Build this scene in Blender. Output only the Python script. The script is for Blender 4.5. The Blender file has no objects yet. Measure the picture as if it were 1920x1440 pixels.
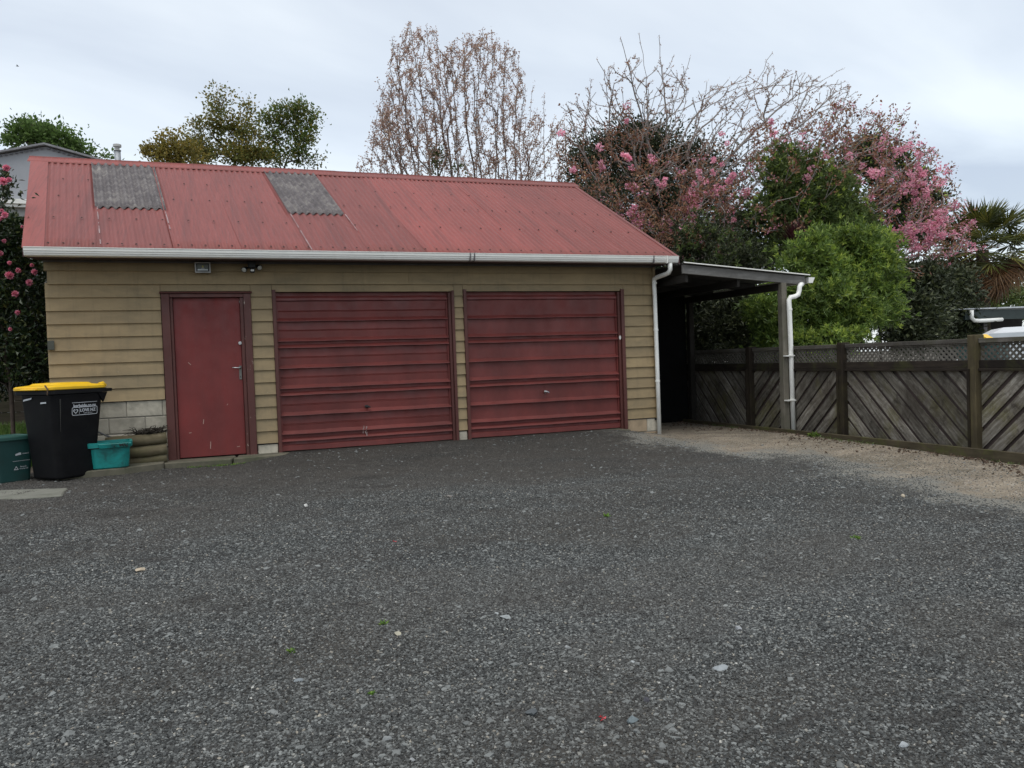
import bpy, bmesh, math, random
import numpy as np
from mathutils import Vector, Matrix, Euler
R_ = math.radians
scene = bpy.context.scene
COL = scene.collection
rng = np.random.default_rng(11)
random.seed(11)

# ------------------------------------------------------------------ camera
FPX = 1490.0
def axes():
    X = np.array([3970., -185., FPX]); X /= np.linalg.norm(X)
    v = np.array([-560., -24., FPX]); Y = v - X*np.dot(v, X); Y /= np.linalg.norm(Y)
    Z = np.cross(X, Y)
    if Z[1] > 0: Z = -Z
    return np.array([X, Y, Z])
RM = axes()
CAM = np.array([1.8, -10.629, 1.046])
cd = bpy.data.cameras.new('camera'); cam = bpy.data.objects.new('camera', cd); COL.objects.link(cam)
cd.sensor_width = 36; cd.lens = FPX/1920*36; cd.clip_start = .05; cd.clip_end = 900
M = Matrix.Identity(4)
for i in range(3):
    M[i][0] = RM[i, 0]; M[i][1] = -RM[i, 1]; M[i][2] = -RM[i, 2]; M[i][3] = CAM[i]
cam.matrix_world = M
scene.camera = cam

# ------------------------------------------------------------------ world, sun, exposure
SUN_EL, SUN_AZ = R_(70), R_(205)     # azimuth measured clockwise from +Y
w = bpy.data.worlds.new('World'); scene.world = w; w.use_nodes = True
nt = w.node_tree; nt.nodes.clear()
def N(t, tree=None, **k):
    n = (tree or nt).nodes.new(t)
    for a, b in k.items(): setattr(n, a, b)
    return n
L = nt.links.new
sky = N('ShaderNodeTexSky', sky_type='NISHITA', sun_disc=False, sun_elevation=SUN_EL, sun_rotation=SUN_AZ)
bg1 = N('ShaderNodeBackground'); L(sky.outputs[0], bg1.inputs[0]); bg1.inputs[1].default_value = .05
tc = N('ShaderNodeTexCoord'); sep = N('ShaderNodeSeparateXYZ'); L(tc.outputs['Generated'], sep.inputs[0])
def mth(op, a, b=None, tree=None, clamp=False):
    n = N('ShaderNodeMath', tree, operation=op, use_clamp=clamp); lk = (tree or nt).links.new
    for i, x in enumerate((a, b)):
        if x is None: continue
        if hasattr(x, 'links'): lk(x, n.inputs[i])
        else: n.inputs[i].default_value = x
    return n.outputs[0]
zz = mth('MAXIMUM', sep.outputs[2], 0.0); den = mth('ADD', zz, .16)
u_ = mth('DIVIDE', sep.outputs[0], den); v_ = mth('DIVIDE', sep.outputs[1], den)
cmb = N('ShaderNodeCombineXYZ'); L(u_, cmb.inputs[0]); L(mth('MULTIPLY', v_, 1.5), cmb.inputs[1]); cmb.inputs[2].default_value = 3.1
n1 = N('ShaderNodeTexNoise'); L(cmb.outputs[0], n1.inputs[0]); n1.inputs['Scale'].default_value = .62; n1.inputs['Detail'].default_value = 6; n1.inputs['Roughness'].default_value = .5; n1.inputs['Distortion'].default_value = .35
r1 = N('ShaderNodeValToRGB'); L(n1.outputs[0], r1.inputs[0])
e = r1.color_ramp.elements
e[0].position = .34; e[0].color = (.455, .495, .56, 1); e[1].position = .63; e[1].color = (.80, .845, .86, 1)
m_ = e.new(.5); m_.color = (.64, .688, .73, 1)
# brighter towards the horizon haze and slightly towards the zenith, as under a thin overcast
r2 = N('ShaderNodeValToRGB'); L(zz, r2.inputs[0]); e = r2.color_ramp.elements
e[0].position = 0; e[0].color = (1.06, 1.06, 1.05, 1); e[1].position = 1; e[1].color = (1.75, 1.62, 1.46, 1)
m_ = e.new(.22); m_.color = (1.0, 1.0, 1.0, 1); m_ = e.new(.5); m_.color = (1.08, 1.06, 1.04, 1)
mul = N('ShaderNodeMix', data_type='RGBA', blend_type='MULTIPLY'); mul.inputs[0].default_value = 1
L(r1.outputs[0], mul.inputs[6]); L(r2.outputs[0], mul.inputs[7])
bg2 = N('ShaderNodeBackground'); L(mul.outputs[2], bg2.inputs[0]); bg2.inputs[1].default_value = 1.0
add = N('ShaderNodeAddShader'); L(bg1.outputs[0], add.inputs[0]); L(bg2.outputs[0], add.inputs[1])
wo = N('ShaderNodeOutputWorld'); L(add.outputs[0], wo.inputs[0])

sd = bpy.data.lights.new('sun', 'SUN'); sd.energy = 1.5; sd.angle = R_(45); sd.color = (1, .97, .93)
sun = bpy.data.objects.new('sun', sd); COL.objects.link(sun)
dirv = Vector((math.sin(SUN_AZ)*math.cos(SUN_EL), math.cos(SUN_AZ)*math.cos(SUN_EL), math.sin(SUN_EL)))
sun.rotation_euler = dirv.to_track_quat('Z', 'Y').to_euler()
vs = scene.view_settings; vs.view_transform = 'Standard'; vs.look = 'None'; vs.exposure = 0.0; vs.gamma = 1; vs.use_curve_mapping = False
scene.render.engine = 'CYCLES'
scene.cycles.use_denoising = True
scene.cycles.max_bounces = 6; scene.cycles.diffuse_bounces = 3

# ------------------------------------------------------------------ helpers
def hexc(r, g, b):
    f = lambda c: (c/255/12.92) if c/255 <= .04045 else ((c/255+.055)/1.055)**2.4
    return (f(r), f(g), f(b))
def tag(o, label=None, cat=None, group=None, kind=None):
    if label: o['label'] = label
    if cat: o['category'] = cat
    if group: o['group'] = group
    if kind: o['kind'] = kind
    return o
def thing(name, label, cat, loc=(0, 0, 0), rz=0, group=None):
    o = bpy.data.objects.new(name, None); COL.objects.link(o); o.location = loc; o.rotation_euler = (0, 0, rz)
    o.empty_display_size = .1
    return tag(o, label, cat, group)
def link(name, me, parent=None, world=True, loc=None):
    o = bpy.data.objects.new(name, me); COL.objects.link(o)
    if parent is not None:
        o.parent = parent
        if world:   # mesh was built in world coordinates
            mw = Matrix.Identity(4); q = parent
            while q is not None:
                mw = Matrix.Translation(q.location) @ q.rotation_euler.to_matrix().to_4x4() @ mw; q = q.parent
            inv = mw.inverted()
            o.location = inv.to_translation(); o.rotation_euler = inv.to_euler()
    if loc is not None: o.location = Vector(loc) + o.location
    return o
class MB:
    def __init__(s): s.v = []; s.f = []; s.n = 0
    def add(s, vs_, fs):
        b = len(s.v); s.v += [tuple(p) for p in vs_]; s.f += [tuple(b+i for i in f) for f in fs]; return s
    def box(s, x0, x1, y0, y1, z0, z1):
        v = [(x, y, z) for z in (z0, z1) for y in (y0, y1) for x in (x0, x1)]
        return s.add(v, [(0, 2, 3, 1), (4, 5, 7, 6), (0, 1, 5, 4), (2, 6, 7, 3), (0, 4, 6, 2), (1, 3, 7, 5)])
    def prism(s, poly, d):          # poly: planar points (3D) ; d: extrusion vector
        n = len(poly); d = Vector(d); a = [Vector(p) for p in poly]
        v = a + [p+d for p in a]
        fs = [tuple(range(n))[::-1], tuple(range(n, 2*n))] + [(i, (i+1) % n, n+(i+1) % n, n+i) for i in range(n)]
        return s.add(v, fs)
    def tube(s, pts, rad, n=8, cap=True, flat=1.0):
        pts = [Vector(p) for p in pts]; m = len(pts)
        if not hasattr(rad, '__len__'): rad = [rad]*m
        b = len(s.v); up = None
        for i, p in enumerate(pts):
            t = (pts[min(i+1, m-1)]-pts[max(i-1, 0)]).normalized()
            if up is None: up = t.orthogonal().normalized()
            up = (up - t*up.dot(t)); up = up.normalized() if up.length > 1e-6 else t.orthogonal().normalized()
            sd_ = t.cross(up)
            for k in range(n):
                a = 2*math.pi*k/n; q = p + (up*math.cos(a)+sd_*math.sin(a)*flat)*rad[i]; s.v.append(tuple(q))
        for i in range(m-1):
            for k in range(n):
                s.f.append((b+i*n+k, b+i*n+(k+1) % n, b+(i+1)*n+(k+1) % n, b+(i+1)*n+k))
        if cap: s.f.append(tuple(b+k for k in range(n))[::-1]); s.f.append(tuple(b+(m-1)*n+k for k in range(n)))
        return s
    def loft(s, rings, cap=True):
        n = len(rings[0]); b = len(s.v)
        for r in rings: s.v += [tuple(p) for p in r]
        for i in range(len(rings)-1):
            for k in range(n): s.f.append((b+i*n+k, b+i*n+(k+1) % n, b+(i+1)*n+(k+1) % n, b+(i+1)*n+k))
        if cap: s.f.append(tuple(b+k for k in range(n))[::-1]); s.f.append(tuple(b+(len(rings)-1)*n+k for k in range(n)))
        return s
    def mesh(s, name, mat, smooth=False, bevel=0):
        me = bpy.data.meshes.new(name); me.from_pydata(s.v, [], s.f); 
        if bevel or True:
            bm = bmesh.new(); bm.from_mesh(me)
            bmesh.ops.recalc_face_normals(bm, faces=bm.faces)
            if bevel: bmesh.ops.bevel(bm, geom=bm.edges[:], offset=bevel, segments=1, affect='EDGES', clamp_overlap=True)
            bm.to_mesh(me); bm.free()
        me.materials.append(mat)
        if smooth: me.polygons.foreach_set('use_smooth', [True]*len(me.polygons))
        return me
    def build(s, name, mat, parent=None, smooth=False, bevel=0, world=True):
        return link(name, s.mesh(name, mat, smooth, bevel), parent, world)
def fastmesh(name, V, F, mat, smooth=False):
    """V (n,3), F (m,k) arrays"""
    me = bpy.data.meshes.new(name); V = np.asarray(V, np.float32); F = np.asarray(F, np.int32); k = F.shape[1]
    me.vertices.add(len(V)); me.vertices.foreach_set('co', V.ravel())
    me.loops.add(F.size); me.loops.foreach_set('vertex_index', F.ravel())
    me.polygons.add(len(F)); me.polygons.foreach_set('loop_start', np.arange(0, F.size, k, dtype=np.int32))
    me.polygons.foreach_set('use_smooth', np.full(len(F), smooth))
    me.update(calc_edges=True); me.materials.append(mat)
    return me

# --- materials
def newmat(name):
    m = bpy.data.materials.new(name); m.use_nodes = True; t = m.node_tree; t.nodes.clear()
    p = t.nodes.new('ShaderNodeBsdfPrincipled'); o = t.nodes.new('ShaderNodeOutputMaterial'); t.links.new(p.outputs[0], o.inputs[0])
    return m, t, p
def setin(t, node, key, val):
    if hasattr(val, 'links'): t.links.new(val, node.inputs[key])
    else: node.inputs[key].default_value = val
def noise(t, scale, detail=4, rough=.55, stretch=None, coord='pos', dist=0):
    if coord == 'pos': g = t.nodes.new('ShaderNodeNewGeometry').outputs['Position']
    else: g = t.nodes.new('ShaderNodeTexCoord').outputs['Object']
    if stretch:
        mp = t.nodes.new('ShaderNodeMapping'); t.links.new(g, mp.inputs[0]); mp.inputs['Scale'].default_value = stretch; g = mp.outputs[0]
    n = t.nodes.new('ShaderNodeTexNoise'); t.links.new(g, n.inputs[0]); n.inputs['Scale'].default_value = scale
    n.inputs['Detail'].default_value = detail; n.inputs['Roughness'].default_value = rough; n.inputs['Distortion'].default_value = dist
    return n.outputs[0]
def ramp(t, fac, stops):
    r = t.nodes.new('ShaderNodeValToRGB'); t.links.new(fac, r.inputs[0]); e = r.color_ramp.elements
    while len(e) > 1: e.remove(e[0])
    for i, (p, c) in enumerate(stops):
        c = (c, c, c) if not hasattr(c, '__len__') else c
        q = e[0] if i == 0 else e.new(p)
        q.position = p; q.color = (*c[:3], 1)
    return r.outputs[0]
def mix(t, fac, a, b, mode='MIX'):
    n = t.nodes.new('ShaderNodeMix'); n.data_type = 'RGBA'; n.blend_type = mode; setin(t, n, 0, fac)
    for k, x in ((6, a), (7, b)):
        if hasattr(x, 'links'): t.links.new(x, n.inputs[k])
        else: n.inputs[k].default_value = (*x[:3], 1)
    return n.outputs[2]
def bump(t, p, h, strength=.3, dist=.01):
    b = t.nodes.new('ShaderNodeBump'); t.links.new(h, b.inputs['Height']); b.inputs['Strength'].default_value = strength; b.inputs['Distance'].default_value = dist
    t.links.new(b.outputs[0], p.inputs['Normal'])
def scl(c, k): return tuple(min(1, x*k) for x in c)
def simple(name, c, rough=.6, var=.25, scale=6, bmp=.15, metal=0, dirt=None, dirt_amt=.5, dirt_scale=2.5, stretch=None, isl=False, spec=.5):
    m, t, p = newmat(name)
    n = noise(t, scale, 5, .6, stretch)
    col = ramp(t, n, [(.3, scl(c, 1-var)), (.7, scl(c, 1+var))])
    if isl:
        g = t.nodes.new('ShaderNodeObjectInfo').outputs['Random']
        col = mix(t, 1, col, ramp(t, g, [(0, .8), (1, 1.2)]), 'MULTIPLY')
    if dirt:
        d = noise(t, dirt_scale, 6, .65, stretch, dist=.4)
        col = mix(t, ramp(t, d, [(.48, 0), (.72, dirt_amt)]), col, dirt)
    t.links.new(col, p.inputs['Base Color']); p.inputs['Roughness'].default_value = rough; p.inputs['Metallic'].default_value = metal
    p.inputs['Specular IOR Level'].default_value = spec
    if bmp: bump(t, p, noise(t, scale*8, 4, .6, stretch), bmp, .004)
    return m
# siding: khaki paint with mildew and a different tone on every board
def mat_siding():
    m, t, p = newmat('khaki_weatherboard_paint')
    base = (.315, .234, .128)
    r = t.nodes.new('ShaderNodeObjectInfo').outputs['Random']
    c = ramp(t, noise(t, 3, 5, .6, (1, 1, 3)), [(.3, scl(base, .86)), (.7, scl(base, 1.1))])
    c = mix(t, 1, c, ramp(t, r, [(0, (.9, .9, .9)), (1, (1.08, 1.07, 1.04))]), 'MULTIPLY')
    d = noise(t, 1.5, 7, .65, (1, 1, 1.8), dist=.6)
    c = mix(t, ramp(t, d, [(.48, 0), (.76, .55)]), c, (.12, .105, .065))
    d2 = noise(t, 22, 4, .7)
    c = mix(t, ramp(t, d2, [(.62, 0), (.8, .5)]), c, (.11, .095, .06))
    # streaks running down
    d3 = noise(t, 9, 4, .6, (1.6, 1, .13))
    c = mix(t, ramp(t, d3, [(.52, 0), (.78, .4)]), c, (.14, .115, .07))
    # a few paint chips
    d4 = noise(t, 30, 2, .5)
    c = mix(t, ramp(t, d4, [(.79, 0), (.81, .8)]), c, (.6, .55, .42))
    t.links.new(c, p.inputs['Base Color']); p.inputs['Roughness'].default_value = .7
    bump(t, p, noise(t, 40, 4, .6, (.25, 1, 2)), .25, .004); return m
def mat_redpaint(name, base, chips=.0, streak=.35, rough=.45):
    m, t, p = newmat(name)
    c = ramp(t, noise(t, 2.2, 5, .6, (1, 1, .5)), [(.3, scl(base, .75)), (.72, scl(base, 1.25))])
    d = noise(t, 5, 6, .7, (2, 1, .25), dist=.3)
    c = mix(t, ramp(t, d, [(.42, 0), (.75, streak)]), c, (.085, .028, .025))
    c = mix(t, ramp(t, noise(t, 60, 3, .6), [(.66, 0), (.74, .3)]), c, (.25, .13, .11))
    if chips:
        c = mix(t, ramp(t, noise(t, 14, 5, .75, (1.5, 1, .6)), [(.70-chips, 0), (.72-chips, 1)]), c, (.5, .43, .35))
    t.links.new(c, p.inputs['Base Color'])
    t.links.new(ramp(t, noise(t, 7, 5, .6), [(.3, rough-.1), (.7, rough+.2)]), p.inputs['Roughness'])
    bump(t, p, noise(t, 35, 4, .6), .12, .003); return m
def mat_roof():
    m, t, p = newmat('faded_red_roof_paint')
    base = (.215, .052, .044)
    r = t.nodes.new('ShaderNodeObjectInfo').outputs['Random']
    c = ramp(t, noise(t, 1.3, 6, .65, (3, .5, .5)), [(.25, scl(base, .84)), (.75, scl(base, 1.16))])
    c = mix(t, 1, c, ramp(t, r, [(0, (.80, .84, .84)), (1, (1.14, 1.1, 1.1))]), 'MULTIPLY')
    # chalky streaks down the slope
    d = noise(t, 16, 5, .7, (3.5, .22, .22))
    c = mix(t, ramp(t, d, [(.54, 0), (.80, .30)]), c, (.36, .15, .14))
    c = mix(t, ramp(t, noise(t, 11, 5, .7, (4, .15, .15)), [(.50, 0), (.74, .7)]), c, (.10, .034, .031))  # dirt streaks, doubling as painted shading along the sheet seams
    c = mix(t, ramp(t, noise(t, 1.7, 4, .6, (3.2, .10, .10)), [(.56, 0), (.70, .55)]), c, (.115, .036, .033))  # broader dark bands, seam shading put into the roof colour
    c = mix(t, ramp(t, noise(t, 26, 3, .6, (1.6, .35, .35)), [(.755, 0), (.78, .75)]), c, (.48, .38, .34))
    t.links.new(c, p.inputs['Base Color']); p.inputs['Roughness'].default_value = .55; p.inputs['Specular IOR Level'].default_value = .35
    bump(t, p, noise(t, 60, 3), .08, .003); return m
def mat_wood(name, c1, c2, moss=None, moss_amt=.5, rand=.25, axis='x', rough=.85):
    m, t, p = newmat(name)
    st = {'x': (.35, 4, 4), 'z': (4, 4, .35), 'y': (4, .35, 4), 'o': None}[axis]
    n = noise(t, 7, 6, .7, st, dist=.3)
    c = ramp(t, n, [(.28, c1), (.72, c2)])
    big = noise(t, 1.8, 6, .7, dist=.5)
    c = mix(t, ramp(t, big, [(.38, .0), (.66, .75)]), c, scl(c1, .7))
    if rand:
        r = t.nodes.new('ShaderNodeObjectInfo').outputs['Random']
        c = mix(t, 1, c, ramp(t, r, [(0, 1-rand), (1, 1+rand)]), 'MULTIPLY')
    if moss: c = mix(t, ramp(t, noise(t, 2.6, 6, .7, dist=.6), [(.5, 0), (.68, moss_amt)]), c, moss)
    t.links.new(c, p.inputs['Base Color']); p.inputs['Roughness'].default_value = rough; p.inputs['Specular IOR Level'].default_value = .25
    bump(t, p, noise(t, 30, 5, .7, st), .4, .006); return m
def mat_leaf(name, c1, c2, c3=None, trans=.25, rough=.5, clump=1.4, spec=.4):
    m, t, p = newmat(name)
    r = t.nodes.new('ShaderNodeNewGeometry').outputs['Random Per Island']
    st = [(0, c1), (.75, c2)] + ([(1, c3)] if c3 else [])
    c = ramp(t, r, st)
    c = mix(t, 1, c, ramp(t, noise(t, clump, 3, .6), [(.3, .72), (.7, 1.3)]), 'MULTIPLY')
    t.links.new(c, p.inputs['Base Color']); p.inputs['Roughness'].default_value = rough; p.inputs['Specular IOR Level'].default_value = spec
    tr = t.nodes.new('ShaderNodeBsdfTranslucent'); t.links.new(c, tr.inputs[0])
    ms = t.nodes.new('ShaderNodeMixShader'); ms.inputs[0].default_value = trans
    o = [n for n in t.nodes if n.type == 'OUTPUT_MATERIAL'][0]
    t.links.new(p.outputs[0], ms.inputs[1]); t.links.new(tr.outputs[0], ms.inputs[2]); t.links.new(ms.outputs[0], o.inputs[0])
    return m

M_ = {}
M_['siding'] = mat_siding()
M_['door'] = mat_redpaint('dark_red_door_paint', (.170, .022, .019), 0, .3, .5)
M_['jamb'] = mat_redpaint('red_brown_jamb_paint', (.095, .028, .021), 0, .5, .5)
M_['jambchip'] = mat_redpaint('flaking_red_jamb_paint', (.095, .028, .021), .07, .5, .5)
M_['gdoor'] = mat_redpaint('garage_door_red_paint', (.150, .030, .025), 0, .22, .5)
M_['roof'] = mat_roof()
M_['grp'] = None
M_['white'] = simple('white_gutter_paint', (.80, .79, .74), .4, .05, 4, .03, dirt=(.40, .39, .34), dirt_amt=.3, dirt_scale=4)
M_['whitepvc'] = simple('white_pvc', (.84, .84, .80), .35, .04, 3, .02, dirt=(.45, .45, .38), dirt_amt=.25, dirt_scale=5)
M_['darktrim'] = simple('dark_brown_eave', (.045, .030, .026), .7)
M_['eavewood'] = simple('dark_stained_fascia', (.07, .028, .028), .6)
M_['darkgrey'] = simple('grey_soffit_strip', (.12, .11, .11), .6)
M_['steel'] = simple('dull_chrome', (.55, .55, .55), .3, .1, metal=1, bmp=0)
M_['black'] = simple('black_plastic', (.012, .012, .013), .5, .2, bmp=.03)
M_['rust'] = simple('rusty_screw', (.045, .014, .012), .8)
M_['block'] = simple('pale_concrete_block', (.44, .40, .32), .9, .16, 9, .5, dirt=(.16, .155, .12), dirt_amt=.7, dirt_scale=4, isl=True)
M_['blockred'] = simple('warm_concrete_block', (.34, .255, .165), .9, .16, 9, .5, dirt=(.17, .14, .09), dirt_amt=.6, dirt_scale=5, isl=True)
M_['mortar'] = simple('mortar', (.26, .24, .20), .95, .15, 20, .4)
M_['conc'] = simple('mossy_concrete', (.115, .105, .075), .9, .3, 5, .5, dirt=(.055, .065, .03), dirt_amt=.8, dirt_scale=3)
M_['slab'] = simple('weathered_paving_slab', (.15, .15, .125), .9, .2, 5, .4, dirt=(.07, .075, .05), dirt_amt=.7, dirt_scale=3)
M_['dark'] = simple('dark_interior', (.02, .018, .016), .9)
M_['bark'] = simple('grey_brown_bark', (.16, .125, .105), .9, .35, 14, .6)
M_['barkgrey'] = simple('pale_grey_bark', (.24, .215, .20), .9, .3, 14, .5)
M_['barkdark'] = simple('dark_bark', (.07, .05, .038), .9, .35, 14, .6)

# ------------------------------------------------------------------ ground shape
def sstep(a, b, x): t_ = np.clip((x-a)/(b-a), 0, 1); return t_*t_*(3-2*t_)
def ground_z(x, y):
    x = np.asarray(x, float); y = np.asarray(y, float)
    h = -.085 - .0105*np.clip(x, -2, 10) 
    h = h - .021*np.clip(-y-1.2, 0, 14)
    hump = sstep(1.9, 2.7, x)*(1-sstep(7.2, 8.4, x))*(1-sstep(.15, 1.5, -y))
    h = h + hump*(-.035-h)
    h = h + .010*np.sin(x*1.3+y*.7)*np.sin(y*1.1-.4*x) * sstep(1, 3, -y)
    return h
_vn = np.random.default_rng(77).random((256, 256))
def vnoise(x, y, f, oc=3):
    x = np.asarray(x, float)*f+500; y = np.asarray(y, float)*f+500; out = 0; amp = .5
    for o_ in range(oc):
        xi = np.floor(x).astype(int); yi = np.floor(y).astype(int); fx = x-xi; fy = y-yi; fx = fx*fx*(3-2*fx); fy = fy*fy*(3-2*fy)
        g_ = lambda a, b: _vn[a % 256, b % 256]
        out = out+amp*((g_(xi, yi)*(1-fx)+g_(xi+1, yi)*fx)*(1-fy)+(g_(xi, yi+1)*(1-fx)+g_(xi+1, yi+1)*fx)*fy); x = x*2.03+17; y = y*2.03+31; amp *= .5
    return out/(1-.5**oc)
def dirt_edge(y):   # x of the edge between gravel and bare dirt
    return np.interp(y, [-14, -8, -6.4, -5.3, -3.9, -2.5, -1.2, -.4, 2], [6.4, 7.2, 7.55, 7.75, 8.15, 7.95, 7.75, 7.6, 7.6])

# ------------------------------------------------------------------ the ground
def sheet(name, x0, x1, y0, y1, step, zf, mat, attr=None):
    xs = np.arange(x0, x1+step*.5, step); ys = np.arange(y0, y1+step*.5, step)
    Xg, Yg = np.meshgrid(xs, ys); V = np.stack([Xg, Yg, zf(Xg, Yg)], -1).reshape(-1, 3)
    nx, ny = len(xs), len(ys); i = np.arange(nx-1)[None, :] + nx*np.arange(ny-1)[:, None]; i = i.ravel()
    F = np.stack([i, i+1, i+nx+1, i+nx], -1)
    me = fastmesh(name, V, F, mat, True)
    for k, fn in (attr or {}).items():
        a = me.attributes.new(k, 'FLOAT', 'POINT'); a.data.foreach_set('value', fn(V[:, 0], V[:, 1]).astype(np.float32))
    return tag(link(name, me), kind='structure')
earth = simple('dark_garden_soil', (.07, .055, .04), .95, .3, 5, .6, dirt=(.03, .045, .018), dirt_amt=.8, dirt_scale=.6)
b = MB().box(-300, 300, -200, 500, -1.4, -.62); o = b.build('ground', earth); tag(o, kind='structure')

def mat_yard():
    m, t, p = newmat('gravel_and_dirt')
    g = t.nodes.new('ShaderNodeNewGeometry').outputs['Position']
    at = t.nodes.new('ShaderNodeAttribute'); at.attribute_name = 'dirt'
    vor = t.nodes.new('ShaderNodeTexVoronoi'); vor.inputs['Scale'].default_value = 75; t.links.new(g, vor.inputs[0])
    vor2 = t.nodes.new('ShaderNodeTexVoronoi'); vor2.inputs['Scale'].default_value = 150; t.links.new(g, vor2.inputs[0])
    s = t.nodes.new('ShaderNodeSeparateColor'); t.links.new(vor.outputs['Color'], s.inputs[0])
    s2 = t.nodes.new('ShaderNodeSeparateColor'); t.links.new(vor2.outputs['Color'], s2.inputs[0])
    ca = ramp(t, s.outputs[0], [(0, (.012, .012, .012)), (.6, (.050, .051, .049)), (.9, (.13, .133, .128)), (1, (.30, .30, .28))])
    cb = ramp(t, s2.outputs[0], [(0, (.02, .02, .02)), (.7, (.06, .06, .058)), (1, (.18, .18, .17))])
    grav = mix(t, 1, mix(t, .5, ca, cb), (.50, .50, .49), 'MULTIPLY')  # base darkened, painting in the shadowed gaps between stones
    big = noise(t, .8, 5, .65, (1, 1.6, 1), dist=.6)
    grav = mix(t, ramp(t, big, [(.34, 0), (.60, .75)]), grav, (.052, .047, .040))
    grav = mix(t, ramp(t, noise(t, 2.0, 6, .7, (.8, 1.8, 1), dist=.5), [(.56, 0), (.68, .75)]), grav, (.026, .024, .022))
    dn = noise(t, 2.2, 7, .65, (1, 1.6, 1), dist=.4)
    dirt = ramp(t, dn, [(.28, (.13, .108, .080)), (.5, (.235, .195, .145)), (.72, (.34, .29, .22))])
    dirt = mix(t, ramp(t, noise(t, 55, 4, .7), [(.50, 0), (.68, .65)]), dirt, (.09, .075, .058))
    dirt = mix(t, ramp(t, noise(t, 1.1, 6, .7, dist=.5), [(.45, 0), (.68, .75)]), dirt, (.10, .09, .065))
    dirt = mix(t, ramp(t, s.outputs[1], [(.90, 0), (.93, .7)]), dirt, (.40, .38, .34))
    # ragged mask between the two, with a band of pale crushed stone
    mk = t.nodes.new('ShaderNodeMath'); mk.operation = 'ADD'
    t.links.new(at.outputs['Fac'], mk.inputs[0])
    nn = t.nodes.new('ShaderNodeMath'); nn.operation = 'MULTIPLY_ADD'; nn.inputs[1].default_value = 1.3; nn.inputs[2].default_value = -.65
    t.links.new(noise(t, 6, 7, .75), nn.inputs[0]); t.links.new(nn.outputs[0], mk.inputs[1])
    pale = mix(t, .65, grav, (.25, .245, .215))
    c = mix(t, ramp(t, mk.outputs[0], [(.10, 0), (.35, 1)]), grav, pale)
    c = mix(t, ramp(t, mk.outputs[0], [(.45, 0), (.75, 1)]), c, dirt)
    t.links.new(c, p.inputs['Base Color']); p.inputs['Roughness'].default_value = .85; p.inputs['Specular IOR Level'].default_value = .3
    hm = mix(t, .5, vor.outputs['Distance'], vor2.outputs['Distance'])
    bump(t, p, hm, .8, .012); return m
FENCE_X = 10.1
def dirtw(x, y):
    d = (x-dirt_edge(y))+(vnoise(x, y, 1.4, 4)-.5)*1.5
    w_ = sstep(-.9, 1.1, d)
    return w_
def yard_z(x, y):
    rr = .035*(vnoise(x, y, 1.2, 4)-.5)+.006*np.sin(9*x+3*y)*np.sin(7*y-2*x)+.004*np.sin(23*x)*np.sin(19*y+5*x)
    return ground_z(x, y)+rr*sstep(.5, 1.5, -np.asarray(y))
yard = sheet('gravel_yard', -9, 9.82, -16, 0.0, .07, yard_z, mat_yard(), {'dirt': dirtw})
side = sheet('carport_floor', 8.19, 9.82, .002, 6.9, .2, lambda x, y: ground_z(x, y*0)-.001, yard.data.materials[0], {'dirt': dirtw})
def bank_z(x, y):
    return ground_z(x, y*0)+.02+sstep(0, 2.4, y)*.36
bank = sheet('garden_bank', -9, -.02, .004, 3.2, .12, bank_z, earth)
nb = simple('neighbour_yard_earth', (.10, .085, .06), .95, .3, 3, .5, dirt=(.04, .06, .025), dirt_amt=.8, dirt_scale=.8)
tag(sheet('back_garden', -25, 60, 6.95, 60, 2, lambda x, y: x*0-.2, nb), kind='structure')
nc = simple('pale_driveway_concrete', (.30, .30, .285), .9, .15, 3, .2, dirt=(.15, .15, .13), dirt_amt=.6, dirt_scale=1.5)
tag(sheet('neighbour_driveway', 10.25, 40, -14, 6.9, 1.5, lambda x, y: x*0-.27, nc), kind='structure')

# ------------------------------------------------------------------ garage
RIDGE_Y, RIDGE_Z, EAVE_Y, EAVE_Z = 3.17, 4.345, -.40, 2.497
SL = (RIDGE_Z-EAVE_Z)/(RIDGE_Y-EAVE_Y); W = 8.17; SOF = 2.41
garage = thing('garage', 'low khaki weatherboard double garage with a rusty red corrugated roof', 'garage', (W/2, 3.1, -.05))
g = garage
# core walls
b = MB(); 
openings = [(1.37, 2.15, 1.97), (2.60, 4.90, 2.03), (5.14, 7.52, 2.03)]
xs = [0.02]; 
b.box(.02, 1.30, .03, .12, .72, SOF); b.box(2.2, 2.58, .03, .12, .0, SOF); b.box(4.93, 5.12, .03, .12, .0, SOF); b.box(7.56, W-.02, .03, .12, -.0, SOF)
b.box(1.30, 2.2, .03, .12, 2.0, SOF); b.box(2.58, 4.93, .03, .12, 2.035, SOF); b.box(5.12, 7.56, .03, .12, 2.035, SOF)
b.box(.02, .12, .12, 6.3, -.2, SOF); b.box(W-.12, W-.02, .12, 6.3, -.3, SOF); b.box(.02, W-.02, 6.3, 6.4, -.2, SOF)
b.box(.12, W-.12, .13, 6.29, -.3, -.035)
b.build('wall', M_['darktrim'], g)
# gable ends
def roofz(y): return EAVE_Z+SL*(y-EAVE_Y) if y < RIDGE_Y else RIDGE_Z-SL*(y-RIDGE_Y)
for xx in (.02, W-.07):
    MB().prism([(xx, .02, SOF), (xx, 6.4, SOF), (xx, 6.4, roofz(6.4)-.06), (xx, RIDGE_Y, RIDGE_Z-.06), (xx, .02, roofz(.02)-.06)], (.05, 0, 0)).build('gable_wall', M_['siding'], g)
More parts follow.
